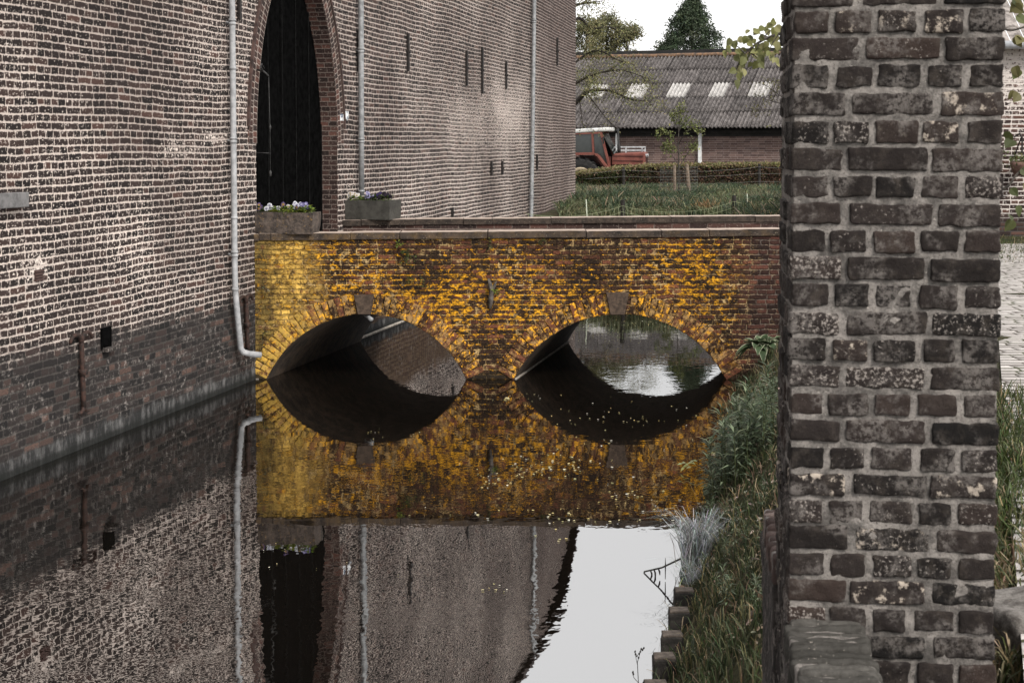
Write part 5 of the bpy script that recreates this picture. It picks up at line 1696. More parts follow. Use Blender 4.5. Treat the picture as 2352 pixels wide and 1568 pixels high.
# ------------------------------------------------------------------ HEDGE, FIELD
HY = 50.0
hl, hr = V3((px(1270, HY), HY - 1.2, 0)), V3((px(1990, HY), HY + .6, 0))
hedge = thing('clipped_hedge', 'low clipped field hedge with browning young leaves in front of the tractor and barn', 'hedge', (hl + hr) / 2 + V3((0, 0, 1.1)))
hd = (hr - hl); HLn = hd.length; hd.normalize(); hn = V3((-hd.y, hd.x, 0))
def htop(s): 
    p = hl + hd * s; u = 1176 + F * p.x / p.y
    vt = np.interp(u, [1270, 1330, 1400, 1480, 1560, 1800, 2000], [402, 396, 387, 380, 378, 376, 375])
    return CZ + ray(u, vt).z * p.y
n = 26000
s = NR.uniform(0, HLn, n); zt_ = np.array([htop(a) for a in s]) + NR.normal(0, .025, n)
side = NR.random(n)
dep_ = np.where(side < .62, -.42 + np.abs(NR.normal(0, .05, n)), NR.uniform(-.42, .42, n))
zz = np.where(side < .62, NR.uniform(1.0, 1, n) * 1.0 + NR.random(n) * (zt_ - 1.0), zt_ - np.abs(NR.normal(0, .03, n)))
wob = np.array([.05 * mn.noise(V3((a * 2.2, b * 4, 0))) for a, b in zip(s, zz)])
P = np.array(hl)[None] + s[:, None] * np.array(hd) + (dep_ + wob)[:, None] * np.array(hn); P[:, 2] = zz
u_ = 1176 + F * P[:, 0] / P[:, 1]
gr = jitter_cols([(.030, .038, .012), (.045, .055, .016)], n, .35); br = jitter_cols([(.075, .042, .026), (.05, .032, .02), (.11, .07, .045)], n, .35)
k = NR.random(n) < np.clip((u_ - 1380) / 160, .12, .85)
c = np.where(k[:, None], br, gr)
topm = zz > zt_ - .09
lt = jitter_cols([(.17, .15, .06), (.20, .145, .09), (.12, .12, .045)], n, .25); c[topm] = lt[topm]
V, T, C = kites(P, rvec(n) + np.array([0, -.5, .3]), rvec(n) + np.array([0, -.4, .8]), NR.uniform(.05, .085, n), NR.uniform(.03, .05, n), c)
np_mesh('foliage', V, T, M_LEAF, hedge, C)
m_ = MB(); ns = 80
for k in range(ns):
    a, b = HLn * k / ns, HLn * (k + 1) / ns
    pa_, pb_ = hl + hd * a, hl + hd * b
    za, zb_ = htop(a) - .07, htop(b) - .07
    w = .34
    q = [pa_ - hn * w, pb_ - hn * w, pb_ + hn * w, pa_ + hn * w]
    m_.quad(vz(q[0], .9), vz(q[1], .9), vz(q[1], zb_), vz(q[0], za)); m_.quad(vz(q[0], za), vz(q[1], zb_), vz(q[2], zb_), vz(q[3], za)); m_.quad(vz(q[2], .9), vz(q[3], .9), vz(q[3], za), vz(q[2], zb_))
m_.build('dark_core', mat_noise('hedge_core_shade', (.010, .009, .006), (.03, .022, .015), 20, bs=1.0, bd=.05), hedge)  # solid box painted near black for the shade inside the hedge

n = 42000
y = FBY + .3 + (HY - FBY + .6) * NR.random(n) ** 1.25
x = NR.uniform(.030, .185, n) * y
cl = np.array([mn.noise(V3((a * .9, b * .45, 1))) + .6 * mn.noise(V3((a * 2.6, b * 1.3, 5))) for a, b in zip(x, y)])
cl2 = np.array([mn.noise(V3((a * .55, b * .3, 21))) for a, b in zip(x, y)])
z = np.array([gz(a, b) for a, b in zip(x, y)]) - .02
m2_ = 6500
y[:m2_] = NR.uniform(25.5, 31.6, m2_); x[:m2_] = y[:m2_] * NR.uniform(.135, .20, m2_)
z[:m2_] = np.array([gz(a, b) for a, b in zip(x[:m2_], y[:m2_])]) - .02
z[:m2_][z[:m2_] < .3] = -.6
P = np.stack([x, y, z], 1)
H = NR.uniform(.12, .30, n) * (1 + .9 * np.clip(cl, -.5, 1.0))
H = np.where(y > 47, H * .7, H)
c = jitter_cols([(.068, .080, .038), (.092, .104, .050), (.130, .138, .070)], n, .25)
dk = cl > .12; c[dk] = jitter_cols([(.032, .050, .026), (.044, .066, .032)], dk.sum(), .25)
stw = (cl2 > .28) & (NR.random(n) < .55); c[stw] = jitter_cols([(.22, .19, .12), (.16, .13, .08)], stw.sum(), .3)
st = NR.random(n) < .07; c[st] = jitter_cols(STR, st.sum(), .3)
tag(np_mesh('field_grass', *blades(P, H, NR.uniform(.006, .011, n), .75, c, .9)[:2], M_GRASS, None, np.repeat(c, 7, axis=0)), 'long uncut meadow grass between the moat and the hedge', 'grass', kind='stuff')
def tuftat(u, v, H, n_, cols, label, lean=.5):
    o = make_tuft('meadow_tuft', label, 'grass', H, n_, cols, lean, .007, 'tufts standing out of the meadow', .12, .6)
    d = ray(u, v); yy = 40
    for _ in range(20):
        zz_ = gz(d.x * yy, yy); yy = (zz_ - CZ) / d.z
    o.location = (d.x * yy, yy, zz_)
tuftat(1775 - 35, 492, .42, 120, [(.30, .20, .10), (.22, .15, .07)], 'straw coloured tussock rising behind the far coping, right of the wire fence post gap') if False else None
tuftat(1622, 494, .45, 130, [(.26, .17, .09), (.20, .13, .06)], 'brown straw tussock just above the far coping, between the fence posts')
tuftat(1480, 430, .5, 120, [(.04, .06, .028)], 'dark green rush tuft left of the staked sapling')
tuftat(1640, 410, .55, 140, [(.030, .050, .026)], 'dark green tussock in front of the hedge, right of the staked sapling')
tuftat(1745, 432, .35, 160, [(.26, .22, .15), (.18, .15, .10)], 'patch of dead pale stems at the pillar side of the meadow')
tuftat(1350, 418, .5, 120, [(.05, .07, .025)], 'tall grass tuft against the castle corner')

def field_post(u, v, vb, y, w, name, label, group, mat):
    t_ = at(u, v, y); zb_ = gz(t_.x, y) - .2
    o = thing(name, label, 'post', V3((t_.x, y, zb_)), 0, group)
    m_ = MB(); m_.tube([V3((t_.x + R.uniform(.0, .03), y, zb_)), V3((t_.x, y, t_.z))], [w * 1.05, w], 8)
    m_.build('post', mat, o)
    return o, t_
def fence(name, label, y0, posts, wires, wmat, rad, mesh=False, yv=None):
    (u0, v0, ya), (u1, v1, yb_) = posts
    ta, tb_ = at(u0, v0, ya), at(u1, v1, yb_)
    o = thing(name, label, 'fence', V3((ta.x, ya, 1.0)))
    for t_ in (ta, tb_):
        m_ = MB(); m_.tube([V3((t_.x + .02, t_.y, .7)), t_], [.045, .042], 8); m_.build('post', M_DARKWOOD, o)
    d = tb_ - ta
    for dz, sag in wires:
        m_ = MB(); pts = []
        for k in range(-30, 61):
            f = k / 30; ff = f - math.floor(f)
            p = ta + d * f; pts.append(V3((p.x, p.y - .05, p.z + dz - sag * 4 * ff * (1 - ff) + .012 * mn.noise(V3((k * .6, dz * 9, 0))))))
        m_.tube(pts, rad, 4); m_.build('wire', wmat, o)
    if mesh:
        m_ = MB()
        for k in range(-24, 50):
            f = k / 26; ff = f - math.floor(f); p = ta + d * f
            s = wires[0][1] * 4 * ff * (1 - ff)
            m_.bar(V3((p.x, p.y - .05, p.z + wires[0][0] - s)), V3((p.x + .02, p.y - .05, p.z + wires[-1][0] - s)), rad * 1.4)
        m_.build('mesh_wire', wmat, o)
M_WIRE = mat_noise('mossy_wire', (.16, .19, .11), (.26, .28, .17), 9)
M_WIRE2 = mat_noise('grey_wire', (.10, .10, .09), (.17, .17, .16), 9)
fence('wire_fence', 'sagging wire mesh fence on dark posts along the far moat bank', 32, [(1430, 459, 31.7), (1686, 449, 31.7)], [(-.12, .17), (-.24, .17), (-.38, .17)], M_WIRE, .0045, True)
fence('wire_fence', 'thin wire strands on grey posts in front of the hedge', 49, [(1432, 383, 48.6), (1744, 376, 48.6)], [(-.10, .10), (-.30, .06), (-.55, .04)], M_WIRE2, .005)
for u, v0, v1, lb in ((1346, 458, 496, 'short pale marker cane in the grass against the castle corner'), (1716, 445, 493, 'short pale marker cane near the pillar above the far coping')):
    zb_ = at(u, v0, 31.9)
    o = thing('marker_cane', lb, 'cane', V3((zb_.x, 31.9, 1.0)))
    m_ = MB(); m_.tube([V3((zb_.x + .03, 31.9, .95)), zb_], .012, 6); m_.build('cane', mat_noise('pale_cane', (.40, .44, .34), (.55, .58, .48), 9), o)

# ------------------------------------------------------------------ TREES
def leaf_clusters(cents, per, rad, size, cols, flat=1.0, up=.4):
    cents = np.asarray(cents); n = len(cents) * per
    P = np.repeat(cents, per, 0) + NR.normal(0, 1, (n, 3)) * rad * np.array([1, 1, flat])
    bc = jitter_cols(cols, len(cents), .18)
    C = np.repeat(bc, per, 0) * (1 + NR.normal(0, .16, (n, 1)))
    return kites(P, rvec(n) + np.array([0, 0, -.2]), rvec(n) + np.array([0, -.2, up]), size * NR.uniform(.6, 1.2, n), size * .62 * NR.uniform(.6, 1.2, n), np.clip(C, .003, 1))
def limb(m_, pts, r0, r1, seed, wob=.05, n=6):
    """curved limb through points, returns its samples"""
    P = [V3(p) for p in pts]; out = []
    for i in range(len(P) - 1):
        for k in range(5):
            t_ = k / 5
            p0 = P[max(i - 1, 0)]; p1 = P[i]; p2 = P[i + 1]; p3 = P[min(i + 2, len(P) - 1)]
            q = .5 * ((2 * p1) + (p2 - p0) * t_ + (2 * p0 - 5 * p1 + 4 * p2 - p3) * t_ ** 2 + (-p0 + 3 * p1 - 3 * p2 + p3) * t_ ** 3)
            out.append(q + mn.noise_vector(q * 1.3 + V3((seed, 0, 0))) * wob)
    out.append(P[-1])
    L = len(out)
    m_.tube(out, [r0 + (r1 - r0) * (k / (L - 1)) ** .8 for k in range(L)], n)
    return out
def twigs(m_, base, count, L, r, ydir, droop, pts_out, gen=2, seed=0, jy=1.0, out_dir=None):
    for k in range(count):
        f = R.uniform(.25, 1.0); i = min(len(base) - 2, int(f * (len(base) - 1)))
        p = base[i]; dv = (base[i + 1] - base[i]).normalized()
        d = (dv + V3((R.uniform(-1, 1), R.uniform(-1, 1) * jy, R.uniform(-.7, .9))) * .9).normalized()
        l = L * R.uniform(.5, 1.2)
        q = [p]
        for s in range(5):
            d = (d + V3((R.uniform(-.3, .3), R.uniform(-.3, .3) * jy, R.uniform(-.3, .3) - droop * .25))).normalized()
            q.append(q[-1] + d * l / 5)
        m_.tube(q, [r * (1 - .16 * s) for s in range(6)], 4, None, False)
        pts_out += q[2:]
        if gen > 1: twigs(m_, q, 3, l * .5, r * .55, ydir, droop, pts_out, gen - 1, seed, jy)

# large tree whose branches hang in front of the barn; its trunk stands behind the castle corner
ty = 45.5
tx = px(1262, ty)
tree = thing('pasture_tree', 'half bare tree reaching out from behind the castle corner over the barn roof', 'tree', V3((tx, ty, 1.1)))
m_ = MB()
trunk = limb(m_, [V3((tx, ty, .9)), V3((tx + .1, ty, 2.6)), V3((tx - .1, ty + .1, 4.6)), V3((tx + .2, ty, 6.6)), V3((tx + .3, ty, 8.6))], .26, .07, 3, .05, 10)
leafp = []
L1 = limb(m_, [V3((tx, ty, 3.0)), at(1325, 232, ty - .3), at(1352, 210, ty - .4), at(1400, 208, ty - .5), at(1450, 228, ty - .6), at(1492, 232, ty - .7)], .10, .012, 1, .04)
L2 = limb(m_, [V3((tx, ty, 3.7)), at(1318, 195, ty + .4), at(1360, 172, ty + .3), at(1420, 160, ty + .2), at(1478, 178, ty + .1)], .08, .01, 2, .05)
L3 = limb(m_, [V3((tx, ty, 5.0)), at(1325, 45, ty), at(1360, 66, ty), at(1400, 62, ty), at(1432, 78, ty)], .06, .01, 4, .04)
L4 = limb(m_, [V3((tx, ty, 5.6)), at(1312, 20, ty), at(1345, 10, ty), at(1385, 2, ty)], .06, .01, 5, .05)
L5 = limb(m_, [at(1345, 212, ty - .4), at(1372, 245, ty - .6), at(1395, 275, ty - .7), at(1420, 294, ty - .7), at(1455, 282, ty - .8)], .025, .005, 6, .03)
L6 = limb(m_, [V3((tx, ty, 4.2)), at(1325, 140, ty + .5), at(1375, 118, ty + .5), at(1420, 140, ty + .6), at(1458, 150, ty + .6)], .05, .01, 7, .05)
L7 = limb(m_, [at(1330, 230, ty - .3), at(1336, 265, ty - .5), at(1345, 290, ty - .5), at(1390, 285, ty - .6)], .02, .004, 8, .03)
for L, cnt, ln in ((L1, 15, .55), (L2, 15, .55), (L3, 9, .45), (L4, 9, .5), (L6, 11, .5)):
    twigs(m_, L, int(cnt * 1.4), ln, .010, 0, .15, leafp, 2)
bare = []
for L in (L5, L7): twigs(m_, L, 7, .4, .007, 0, .3, bare, 2)
m_.build('trunk', M_TWIG, tree)
leafp = [p for p in leafp if R.random() < .66]
cents = np.array([list(p) for p in leafp] + [list(p) for p in bare if R.random() < .08])
V, T, C = leaf_clusters(cents, 6, .13, .065, [(.17, .165, .075), (.22, .205, .10), (.12, .12, .055)])
np_mesh('crown', V, T, M_LEAF, tree, C)

# dense pyramid tree behind the barn
cy = 75.0
base = at(1585, 118, cy); topz = at(1590, -2, cy).z
tree = thing('pyramid_tree', 'dense dark green pyramid shaped tree rising alone behind the barn ridge', 'tree', V3((base.x, cy, .6)))
m_ = MB(); tk = limb(m_, [V3((base.x, cy, .4)), V3((base.x, cy, 4)), V3((base.x + .1, cy, 7)), V3((base.x + .15, cy, topz - .2))], .28, .02, 9, .04, 8)
cents = []
zb_ = base.z - 2.0
while len(cents) < 900:
    f = R.random() ** .85; z = zb_ + (topz - zb_) * f
    ff = (z - base.z) / (topz - base.z)
    rmax = np.interp(ff, [-.5, 0, .25, .5, .75, .92, 1], [1.9, 1.65, 1.38, 1.02, .62, .26, .05])
    a = R.uniform(0, 6.28)
    rmax *= 1 + .22 * mn.noise(V3((math.cos(a) * 2, math.sin(a) * 2, z * 1.5)))
    r_ = rmax * math.sqrt(R.uniform(.12, 1))
    p = V3((base.x + .12 * ff + r_ * math.cos(a), cy + r_ * math.sin(a), z))
    if mn.noise(p * 1.5) < -.36: continue
    cents.append(list(p))
for k in range(26):
    c_ = cents[k * 17]; m_.tube([V3((base.x, cy, c_[2] - .5)), V3(c_)], [.04, .01], 5, None, False)
m_.build('trunk', M_BARK, tree)
V, T, C = leaf_clusters(np.array(cents), 30, .13, .12, [(.034, .050, .030), (.048, .066, .038), (.066, .086, .050)], .8, .7)
np_mesh('crown', V, T, M_LEAF, tree, C)

# row of airy trees behind the barn on the left
def airy(u, vtop, wpx, y, label, nb, dens, cols, kind='airy_tree'):
    b = at(u, 118, y); tz = at(u, vtop, y).z; W = wpx / F * y
    o = thing(kind, label, 'tree', V3((b.x, y, .6)), 0, 'airy trees behind the barn')
    m_ = MB(); tk = limb(m_, [V3((b.x, y, .4)), V3((b.x + .1, y, 3)), V3((b.x, y, b.z)), V3((b.x + .05, y, tz - .3))], .16, .02, u, .1, 7)
    pts = []
    for k in range(nb):
        f = R.uniform(.35, .98); p = tk[int(f * (len(tk) - 1))]
        a = R.uniform(0, 6.28); w = W * R.uniform(.4, 1) * (1.15 - .7 * max(0, (p.z - b.z) / (tz - b.z)))
        e = p + V3((math.cos(a) * w, math.sin(a) * w, R.uniform(.2, .9)))
        if e.z > tz: e.z = tz - R.uniform(0, .2)
        l = limb(m_, [p, p.lerp(e, .5) + V3((0, 0, .1)), e], .035, .008, k, .08, 4)
        twigs(m_, l, 5, .45, .009, 0, .0, pts, 1)
    m_.build('trunk', M_TWIG, o)
    pts = [p for p in pts if R.random() < dens]
    V, T, C = leaf_clusters(np.array([list(p) for p in pts]), 13, .12, .11, cols)
    np_mesh('crown', V, T, M_LEAF, o, C)
AC = [(.14, .135, .07), (.18, .17, .085), (.10, .10, .05)]
airy(1345, 52, 55, 74, 'airy tree behind the barn, closest to the castle corner', 34, .8, AC)
airy(1392, 42, 48, 76, 'tallest airy tree behind the barn, between its two lower neighbours', 34, .8, AC)
airy(1440, 68, 34, 75, 'lower airy tree behind the barn at the open sky end of the row', 26, .85, AC)
airy(1512, 104, 10, 77, 'small leafy tip just showing over the barn ridge', 6, .7, AC)

# staked sapling in the meadow
sy = 42.0
sb = at(1559, 442, sy)
sap = thing('staked_sapling', 'young tree with a sparse crown tied between two stakes in the meadow', 'tree', V3((sb.x, sy, sb.z - .1)))
m_ = MB(); leafp = []
tk = limb(m_, [V3((sb.x, sy, sb.z - .15)), at(1559, 380, sy), at(1558, 330, sy), at(1560, 280, sy), at(1560, 246, sy)], .022, .006, 12, .01)
for pts in ([(1559, 380), (1540, 350), (1522, 325), (1508, 308)], [(1559, 385), (1582, 350), (1600, 320), (1612, 296)], [(1558, 340), (1545, 315), (1532, 300), (1520, 296)],
            [(1559, 330), (1574, 308), (1590, 290), (1600, 290)], [(1560, 300), (1550, 280), (1545, 268)], [(1560, 300), (1572, 280), (1578, 268)], [(1559, 355), (1570, 335), (1585, 330), (1598, 335)], [(1558, 350), (1540, 335), (1528, 340)]):
    l = limb(m_, [at(u, v, sy + R.uniform(-.2, .2)) for u, v in pts], .012, .003, R.random() * 40, .01, 5)
    twigs(m_, l, 6, .16, .004, 0, 0, leafp, 1)
twigs(m_, tk[12:], 8, .16, .004, 0, 0, leafp, 1)
m_.build('trunk', M_BARK, sap)
leafp = [p for p in leafp if R.random() < .9]
V, T, C = leaf_clusters(np.array([list(p) for p in leafp]), 4, .055, .08, [(.115, .13, .045), (.16, .17, .065), (.09, .10, .035)])
np_mesh('crown', V, T, M_LEAF, sap, C)
for u0, u1, v0, v1, r_, lb in ((1549, 1550, 379, 441, .045, 'plain wooden stake on the castle side of the sapling'), (1577, 1585, 377, 443, .055, 'leaning stake wrapped in wire mesh beside the sapling')):
    a, b = at(u0, v0, sy - .1), at(u1, v1, sy - .1)
    o = thing('tree_stake', lb, 'stake', V3((b.x, b.y, b.z - .3)), 0, 'stakes holding the sapling')
    m_ = MB(); m_.tube([b - V3((0, 0, .25)), a], [r_, r_ * .95], 8); m_.build('pole', M_STAKE, o)
# wire guard round the sapling
o = thing('wire_guard', 'wide cylinder of fine wire netting around the staked sapling', 'guard', V3((sb.x + .1, sy, sb.z - .1)))
m_ = MB(); c_ = V3((px(1560, sy), sy, 0)); zt_ = at(1560, 384, sy).z
for k in range(9):
    z = sb.z + (zt_ - sb.z) * k / 8
    m_.tube([V3((c_.x + .5 * math.cos(a), sy + .5 * math.sin(a), z)) for a in [q * 6.2832 / 18 for q in range(19)]], .0028, 3, None, False)
for k in range(18):
    a = k * 6.2832 / 18; m_.tube([V3((c_.x + .5 * math.cos(a), sy + .5 * math.sin(a), sb.z - .05)), V3((c_.x + .5 * math.cos(a), sy + .5 * math.sin(a), zt_))], .0028, 3, None, False)
m_.build('netting', M_WIRE2, o)

# lime tree hidden behind the pillar, its leafy boughs show on both sides
ly = 7.2
lx = px(2050, ly)
lime = thing('lime_tree', 'lime tree behind the tall pillar with broad pale leaves on an arching bough', 'tree', V3((lx, ly, gz(lx, ly))))
m_ = MB()
limb(m_, [V3((lx, ly, 1.1)), V3((lx, ly, 2.4)), V3((lx + .05, ly, 3.4)), V3((lx, ly, 5.2)), V3((lx - .05, ly, 6.4))], .11, .04, 21, .02, 10)
bl = limb(m_, [V3((lx, ly, 2.7)), at(1900, 50, ly), at(1800, 76, ly), at(1750, 95, ly), at(1712, 124, ly), at(1697, 150, ly), at(1688, 178, ly)], .011, .002, 22, .004)
tw = []
for pts in ([(1790, 78), (1770, 110), (1772, 140)], [(1745, 96), (1738, 115), (1730, 130)], [(1770, 88), (1745, 78), (1730, 72)], [(1712, 124), (1695, 108), (1682, 108)], [(1750, 95), (1762, 78), (1772, 70)], [(1720, 118), (1738, 132), (1742, 145)]):
    limb(m_, [at(u, v, ly + R.uniform(-.1, .1)) for u, v in pts], .004, .0015, 5, .002, 4)
bl2 = limb(m_, [V3((lx, ly, 2.2)), at(2180, 300, ly), at(2290, 430, ly - .1), at(2345, 390, ly - .1), at(2420, 330, ly - .1)], .011, .004, 25, .005)
limb(m_, [V3((lx, ly, 3.0)), at(2250, 60, ly), at(2325, 70, ly), at(2400, 40, ly)], .009, .003, 26, .005)
m_.build('trunk', M_BARK, lime)
def broad(cs, L, cols, droop=.6):
    Vs, Ts, Cs = [], [], []
    for (p, l) in cs:
        a = R.uniform(-1.1, 1.1); d = np.array([math.sin(a), R.uniform(-.5, .3), -droop + R.uniform(-.5, .4)]); d /= np.linalg.norm(d)
        nrm = np.array([R.uniform(-.7, .7), -1.0 + R.uniform(-.2, .7), R.uniform(-.3, .8)]); s = np.cross(d, nrm); s /= np.linalg.norm(s); nn = np.cross(s, d)
        g = np.array(cols[R.randrange(len(cols))]) * R.uniform(.75, 1.25)
        b = sum(len(v) for v in Vs)
        prof = [(0, .0), (.06, .26), (.25, .41), (.5, .39), (.75, .23), (.92, .08), (1.05, .0)]
        vs = []; cu = R.uniform(-.15, .25)
        for t_, w in prof:
            mid = np.array(p) + d * l * t_ - nn * l * cu * t_ * t_
            vs += [mid + s * l * w + nn * l * w * .22, mid, mid - s * l * w + nn * l * w * .22]
        ts = []
        for i in range(len(prof) - 1):
            for q in range(2):
                v0 = i * 3 + q; ts += [(v0, v0 + 1, v0 + 4), (v0, v0 + 4, v0 + 3)]
        Vs.append(np.array(vs)); Ts.append(np.array(ts) + b); Cs.append(np.tile(g, (len(vs), 1)))
    return np.concatenate(Vs), np.concatenate(Ts), np.concatenate(Cs)
LC = [(.13, .135, .045), (.17, .17, .065), (.10, .105, .04), (.21, .20, .09)]
spots = [(1672, 105), (1681, 96), (1690, 98), (1700, 95), (1712, 88), (1724, 78), (1735, 72), (1745, 68), (1757, 64), (1768, 57), (1778, 52), (1704, 112), (1696, 120), (1690, 128), (1702, 130), (1712, 126), (1722, 118), (1733, 112),
         (1742, 108), (1752, 104), (1764, 98), (1776, 92), (1784, 84), (1728, 132), (1740, 126), (1747, 138), (1739, 150), (1726, 146), (1700, 145), (1694, 155), (1703, 158), (1690, 166), (1697, 176), (1692, 186), (1764, 118), (1772, 128), (1781, 120),
         (1776, 140), (1784, 136), (1779, 110), (1730, 92), (1718, 102), (1748, 84), (1762, 78), (1776, 72), (1786, 66), (1670, 112), (1667, 122), (1787, 100), (1756, 124), (1708, 140), (1784, 150)]
cs = [(at(u + R.uniform(-6, 6), v - 5 + R.uniform(-5, 5), ly + R.uniform(-.15, .15)), R.uniform(.028, .047)) for u, v in spots + spots[::2] if u < 1792]
V, T, C = broad(cs, .05, LC)
V2, T2, C2 = broad([(at(u, v - 8, ly - .1), R.uniform(.045, .072)) for u, v in [(2327, 20), (2334, 45), (2331, 92), (2346, 92), (2331, 160), (2342, 168), (2325, 215), (2340, 222), (2318, 310), (2328, 330), (2336, 480), (2316, 500), (2330, 515), (2345, 395), (2350, 430), (2322, 440), (2325, 2), (2345, 10), (2360, 100), (2365, 300)]], .07,
                   [(.075, .085, .03), (.05, .06, .022), (.11, .10, .04)])
V, T, C = merge([(V, T, C), (V2, T2, C2)])
np_mesh('crown', V, T, M_LEAF, lime, C)
# bare twiggy shrub showing left of the pillar in front of the roof
by = 33.0
bxp = px(1850, by)
shr = thing('twiggy_shrub', 'nearly bare twigs reaching out from behind the pillar in front of the barn roof', 'shrub', V3((bxp, by, gz(bxp, by))))
m_ = MB(); lp = []
tk = limb(m_, [V3((bxp, by, 1.0)), V3((bxp - .05, by, 2.5)), V3((bxp, by, 4.6))], .06, .02, 31, .05, 7)
for pts in ([(1850, 250), (1800, 250), (1760, 252), (1715, 250)], [(1850, 265), (1800, 240), (1770, 232), (1735, 218)], [(1850, 230), (1800, 225), (1765, 200), (1740, 190)], [(1850, 200), (1810, 195), (1778, 186)]):
    l = limb(m_, [at(u, v, by + R.uniform(-.2, .2)) for u, v in pts], .014, .003, R.random() * 9, .02, 5)
    twigs(m_, l, 7, .3, .004, 0, .1, lp, 2)
m_.build('trunk', M_TWIG, shr)
V, T, C = leaf_clusters(np.array([list(p) for p in lp if R.random() < .22]), 3, .04, .05, [(.12, .11, .045), (.09, .085, .035)])
np_mesh('crown', V, T, M_LEAF, shr, C)

# overhead cables
M_CAB = mat_noise('cable', (.16, .155, .15), (.22, .215, .21), 2)
for (u0, v0, u1, v1), lb in zip(((1440, -8, 1783, 33), (1440, -3, 1783, 38), (1640, -10, 1783, 15), (1640, -5, 1783, 19)),
                                ('lower overhead cable of the longer pair crossing the sky', 'lowest overhead cable crossing the sky above the barn', 'highest overhead cable crossing the sky beside the pillar', 'second overhead cable from the top beside the pillar')):
    a, b = at(u0, v0, 118), at(u1, v1, 112)
    d = b - a
    m_ = MB(); pts = [a + d * (k / 8) + V3((0, 0, .25 * ((k / 8 - .5) ** 2 - .25))) for k in range(-8, 17)]
    m_.tube(pts, .011, 4)
    o = m_.build('overhead_cable', M_CAB, None)
    tag(o, lb, 'cable', 'overhead cables')

# ------------------------------------------------------------------ HOUSE BEYOND THE PATH
hy = 22.5
house = thing('brick_house', 'old whitewashed brick house with a tiled roof at the end of the cobbled path', 'house', V3((px(2500, hy), hy, 1.2)))
m_ = MB(); x0, x1 = px(2140, hy), px(2900, hy); ze = at(2340, 106, hy).z
def rq(m_, a, b, c, d): m_.quad(V3(a), V3(b), V3(c), V3(d), [(a[0] + a[1], a[2]), (b[0] + b[1], b[2]), (c[0] + c[1], c[2]), (d[0] + d[1], d[2])])
rq(m_, (x0, hy, .8), (x1, hy, .8), (x1, hy, ze), (x0, hy, ze)); rq(m_, (x0, hy + 5, .8), (x0, hy, .8), (x0, hy, ze), (x0, hy + 5, ze)); rq(m_, (x1, hy, .8), (x1, hy + 5, .8), (x1, hy + 5, ze), (x1, hy, ze)); rq(m_, (x1, hy + 5, .8), (x0, hy + 5, .8), (x0, hy + 5, ze), (x1, hy + 5, ze))
def mat_house():
    t = NT('limed_house_brick'); uv, U, Vv = uvs(t)
    fine = t.noise(uv, 40, 4, .7)
    mask, idv, idc, d, fv = brick_cells(t, U, Vv, .064, .215, .108, .008, .012, t.mul(t.sub(fine, .5), .02))
    b = t.ramp(idv, [(0, (.024, .017, .016)), (.6, (.05, .032, .028)), (1, (.09, .05, .04))])
    lime = t.mr(t.add(t.noise(uv, 22, 5, .7), t.mul(t.mr(Vv, 2.6, 3.8), .16)), .56, .64)
    up = t.mix(mask, t.mix(fine, (.40, .36, .33), (.66, .60, .56)), t.mix(lime, b, (.50, .45, .42)))
    lo = t.mix(mask, (.05, .045, .042), b)
    t.bsdf(t.mix(t.mr(t.add(Vv, t.mul(fine, .3)), 1.60, 1.85), lo, up), .92, t.mr(d, -.004, .008), .5, .01, spec=.12)
    return t.mat
m_.build('wall', mat_house(), house)
m_ = MB()
prof_n = 90
for r_ in range(9):
    y0 = hy - .22 + r_ * .30; z0 = ze + .03 + r_ * .24
    for k in range(int((x1 - x0) / .21)):
        xx = x0 + k * .21
        pts = []
        for j in range(7):
            a = j / 6; pts.append((xx + a * .205, .035 * math.sin(a * math.pi * 1.0) + (.012 if j == 0 else 0)))
        vs = [V3((x, y0, z0 + h)) for x, h in pts] + [V3((x, y0 + .34, z0 + .24 + h)) for x, h in pts] + [V3((x, y0, z0 + h - .02)) for x, h in pts]
        fs = [(j, j + 1, 8 + j, 7 + j) for j in range(6)] + [(14 + j, 15 + j, j + 1, j) for j in range(6)]
        m_.add(vs, fs)
m_.build('roof', mat_noise('grey_pantiles', (.10, .088, .08), (.30, .27, .25), 6, 6, .75), house)
m_ = MB(); m_.tube([V3((x0, hy - .24, ze + .0)), V3((x1, hy - .24, ze + .0))], .06, 10); m_.build('gutter', M_ZINC, house, True)
# bracket and hanging flower bowl
c_ = at(2347, 372, hy - .32)
o = thing('flower_bowl', 'small flower bowl hanging on an iron bracket on the house wall', 'planter', c_)
m_ = MB(); m_.tube([V3((c_.x, hy, c_.z + .36)), V3((c_.x, hy - .2, c_.z + .40)), V3((c_.x, hy - .32, c_.z + .34)), V3((c_.x, hy - .32, c_.z + .05))], .012, 6); m_.tube([V3((c_.x, hy, c_.z + .1)), V3((c_.x, hy - .3, c_.z + .36))], .01, 6)
m_.build('bracket', M_IRON, o)
m_ = MB(); vs = []; fs = []
for i, (r_, z) in enumerate(((.05, -.20), (.12, -.16), (.16, -.05), (.165, .0), (.14, -.01))):
    for k in range(14): vs.append(V3((c_.x + r_ * math.cos(k * .4488), c_.y + r_ * math.sin(k * .4488), c_.z + z)))
for i in range(4):
    for k in range(14): fs.append((i * 14 + k, i * 14 + (k + 1) % 14, (i + 1) * 14 + (k + 1) % 14, (i + 1) * 14 + k))
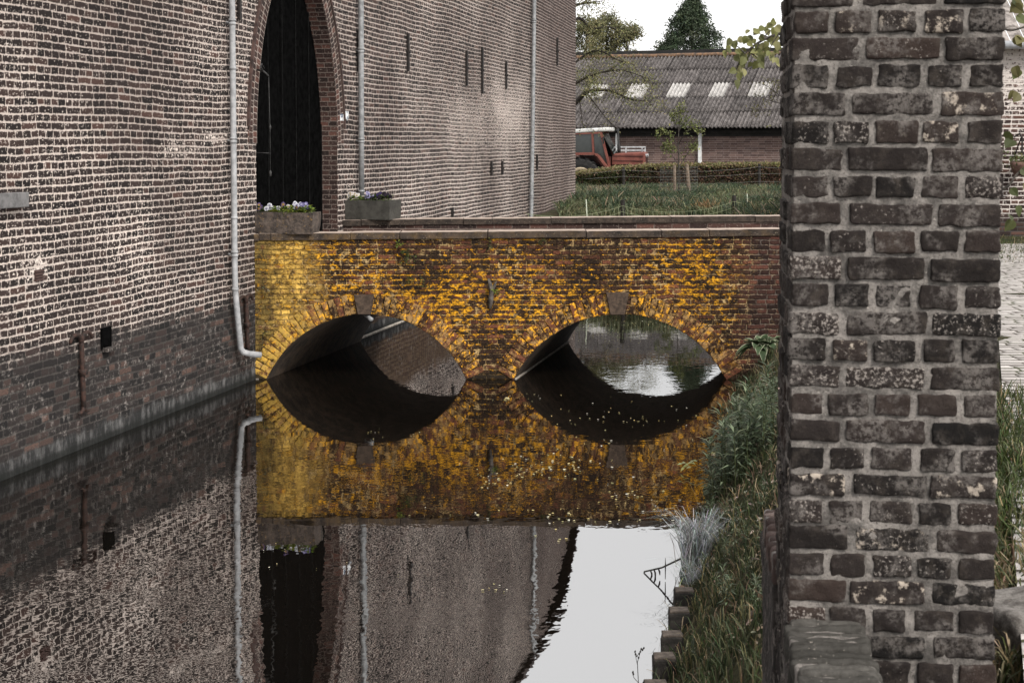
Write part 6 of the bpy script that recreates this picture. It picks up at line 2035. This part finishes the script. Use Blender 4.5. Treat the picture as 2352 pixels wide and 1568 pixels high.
m_.add(vs, fs); m_.build('bowl', mat_noise('terracotta', (.12, .07, .055), (.18, .11, .09), 10), o, True)
n = 220; P = NR.normal(0, 1, (n, 3)) * np.array([.12, .1, .06]) + np.array([0, 0, .03])
V, T, C = kites(P, rvec(n), rvec(n) + np.array([0, 0, .6]), .05, .03, jitter_cols([(.07, .09, .03), (.16, .17, .08)], n))
np_mesh('foliage', V, T, M_LEAF, o, C, V3((0, 0, 0)))

# ------------------------------------------------------------------ LIGHT
SUN_EL = math.radians(42)
sd = V3((.56 * math.cos(SUN_EL), -.83 * math.cos(SUN_EL), math.sin(SUN_EL))).normalized()
sun = bpy.data.lights.new('sun', 'SUN')
sun.energy = 2.2; sun.angle = math.radians(8); sun.color = (1.0, .95, .88)
so = bpy.data.objects.new('sun', sun); COL.objects.link(so)
so.rotation_euler = (-sd).to_track_quat('-Z', 'Y').to_euler()
w = bpy.data.worlds.new('World'); sc.world = w; w.use_nodes = True
nt = w.node_tree; nt.nodes.clear()
sky = nt.nodes.new('ShaderNodeTexSky'); sky.sky_type = 'NISHITA'; sky.sun_disc = False
sky.sun_elevation = SUN_EL; sky.sun_rotation = math.atan2(sd.x, sd.y)
sky.air_density = 1.0; sky.dust_density = 3.0; sky.ozone_density = 1.0
hs = nt.nodes.new('ShaderNodeHueSaturation'); hs.inputs['Saturation'].default_value = .10
bg = nt.nodes.new('ShaderNodeBackground'); bg.inputs['Strength'].default_value = .115
wo = nt.nodes.new('ShaderNodeOutputWorld')
mx = nt.nodes.new('ShaderNodeMix'); mx.data_type = 'RGBA'; mx.inputs[0].default_value = .7
mx.inputs[7].default_value = (9.0, 8.95, 8.95, 1)      # the even white of the overcast
nt.links.new(sky.outputs[0], hs.inputs['Color']); nt.links.new(hs.outputs[0], mx.inputs[6]); nt.links.new(mx.outputs[2], bg.inputs[0]); nt.links.new(bg.outputs[0], wo.inputs[0])
sc.view_settings.view_transform = 'Standard'; sc.view_settings.look = 'None'
sc.view_settings.exposure = .78; sc.view_settings.gamma = 1.0
sc.cycles.use_denoising = True
sc.cycles.max_bounces = 6
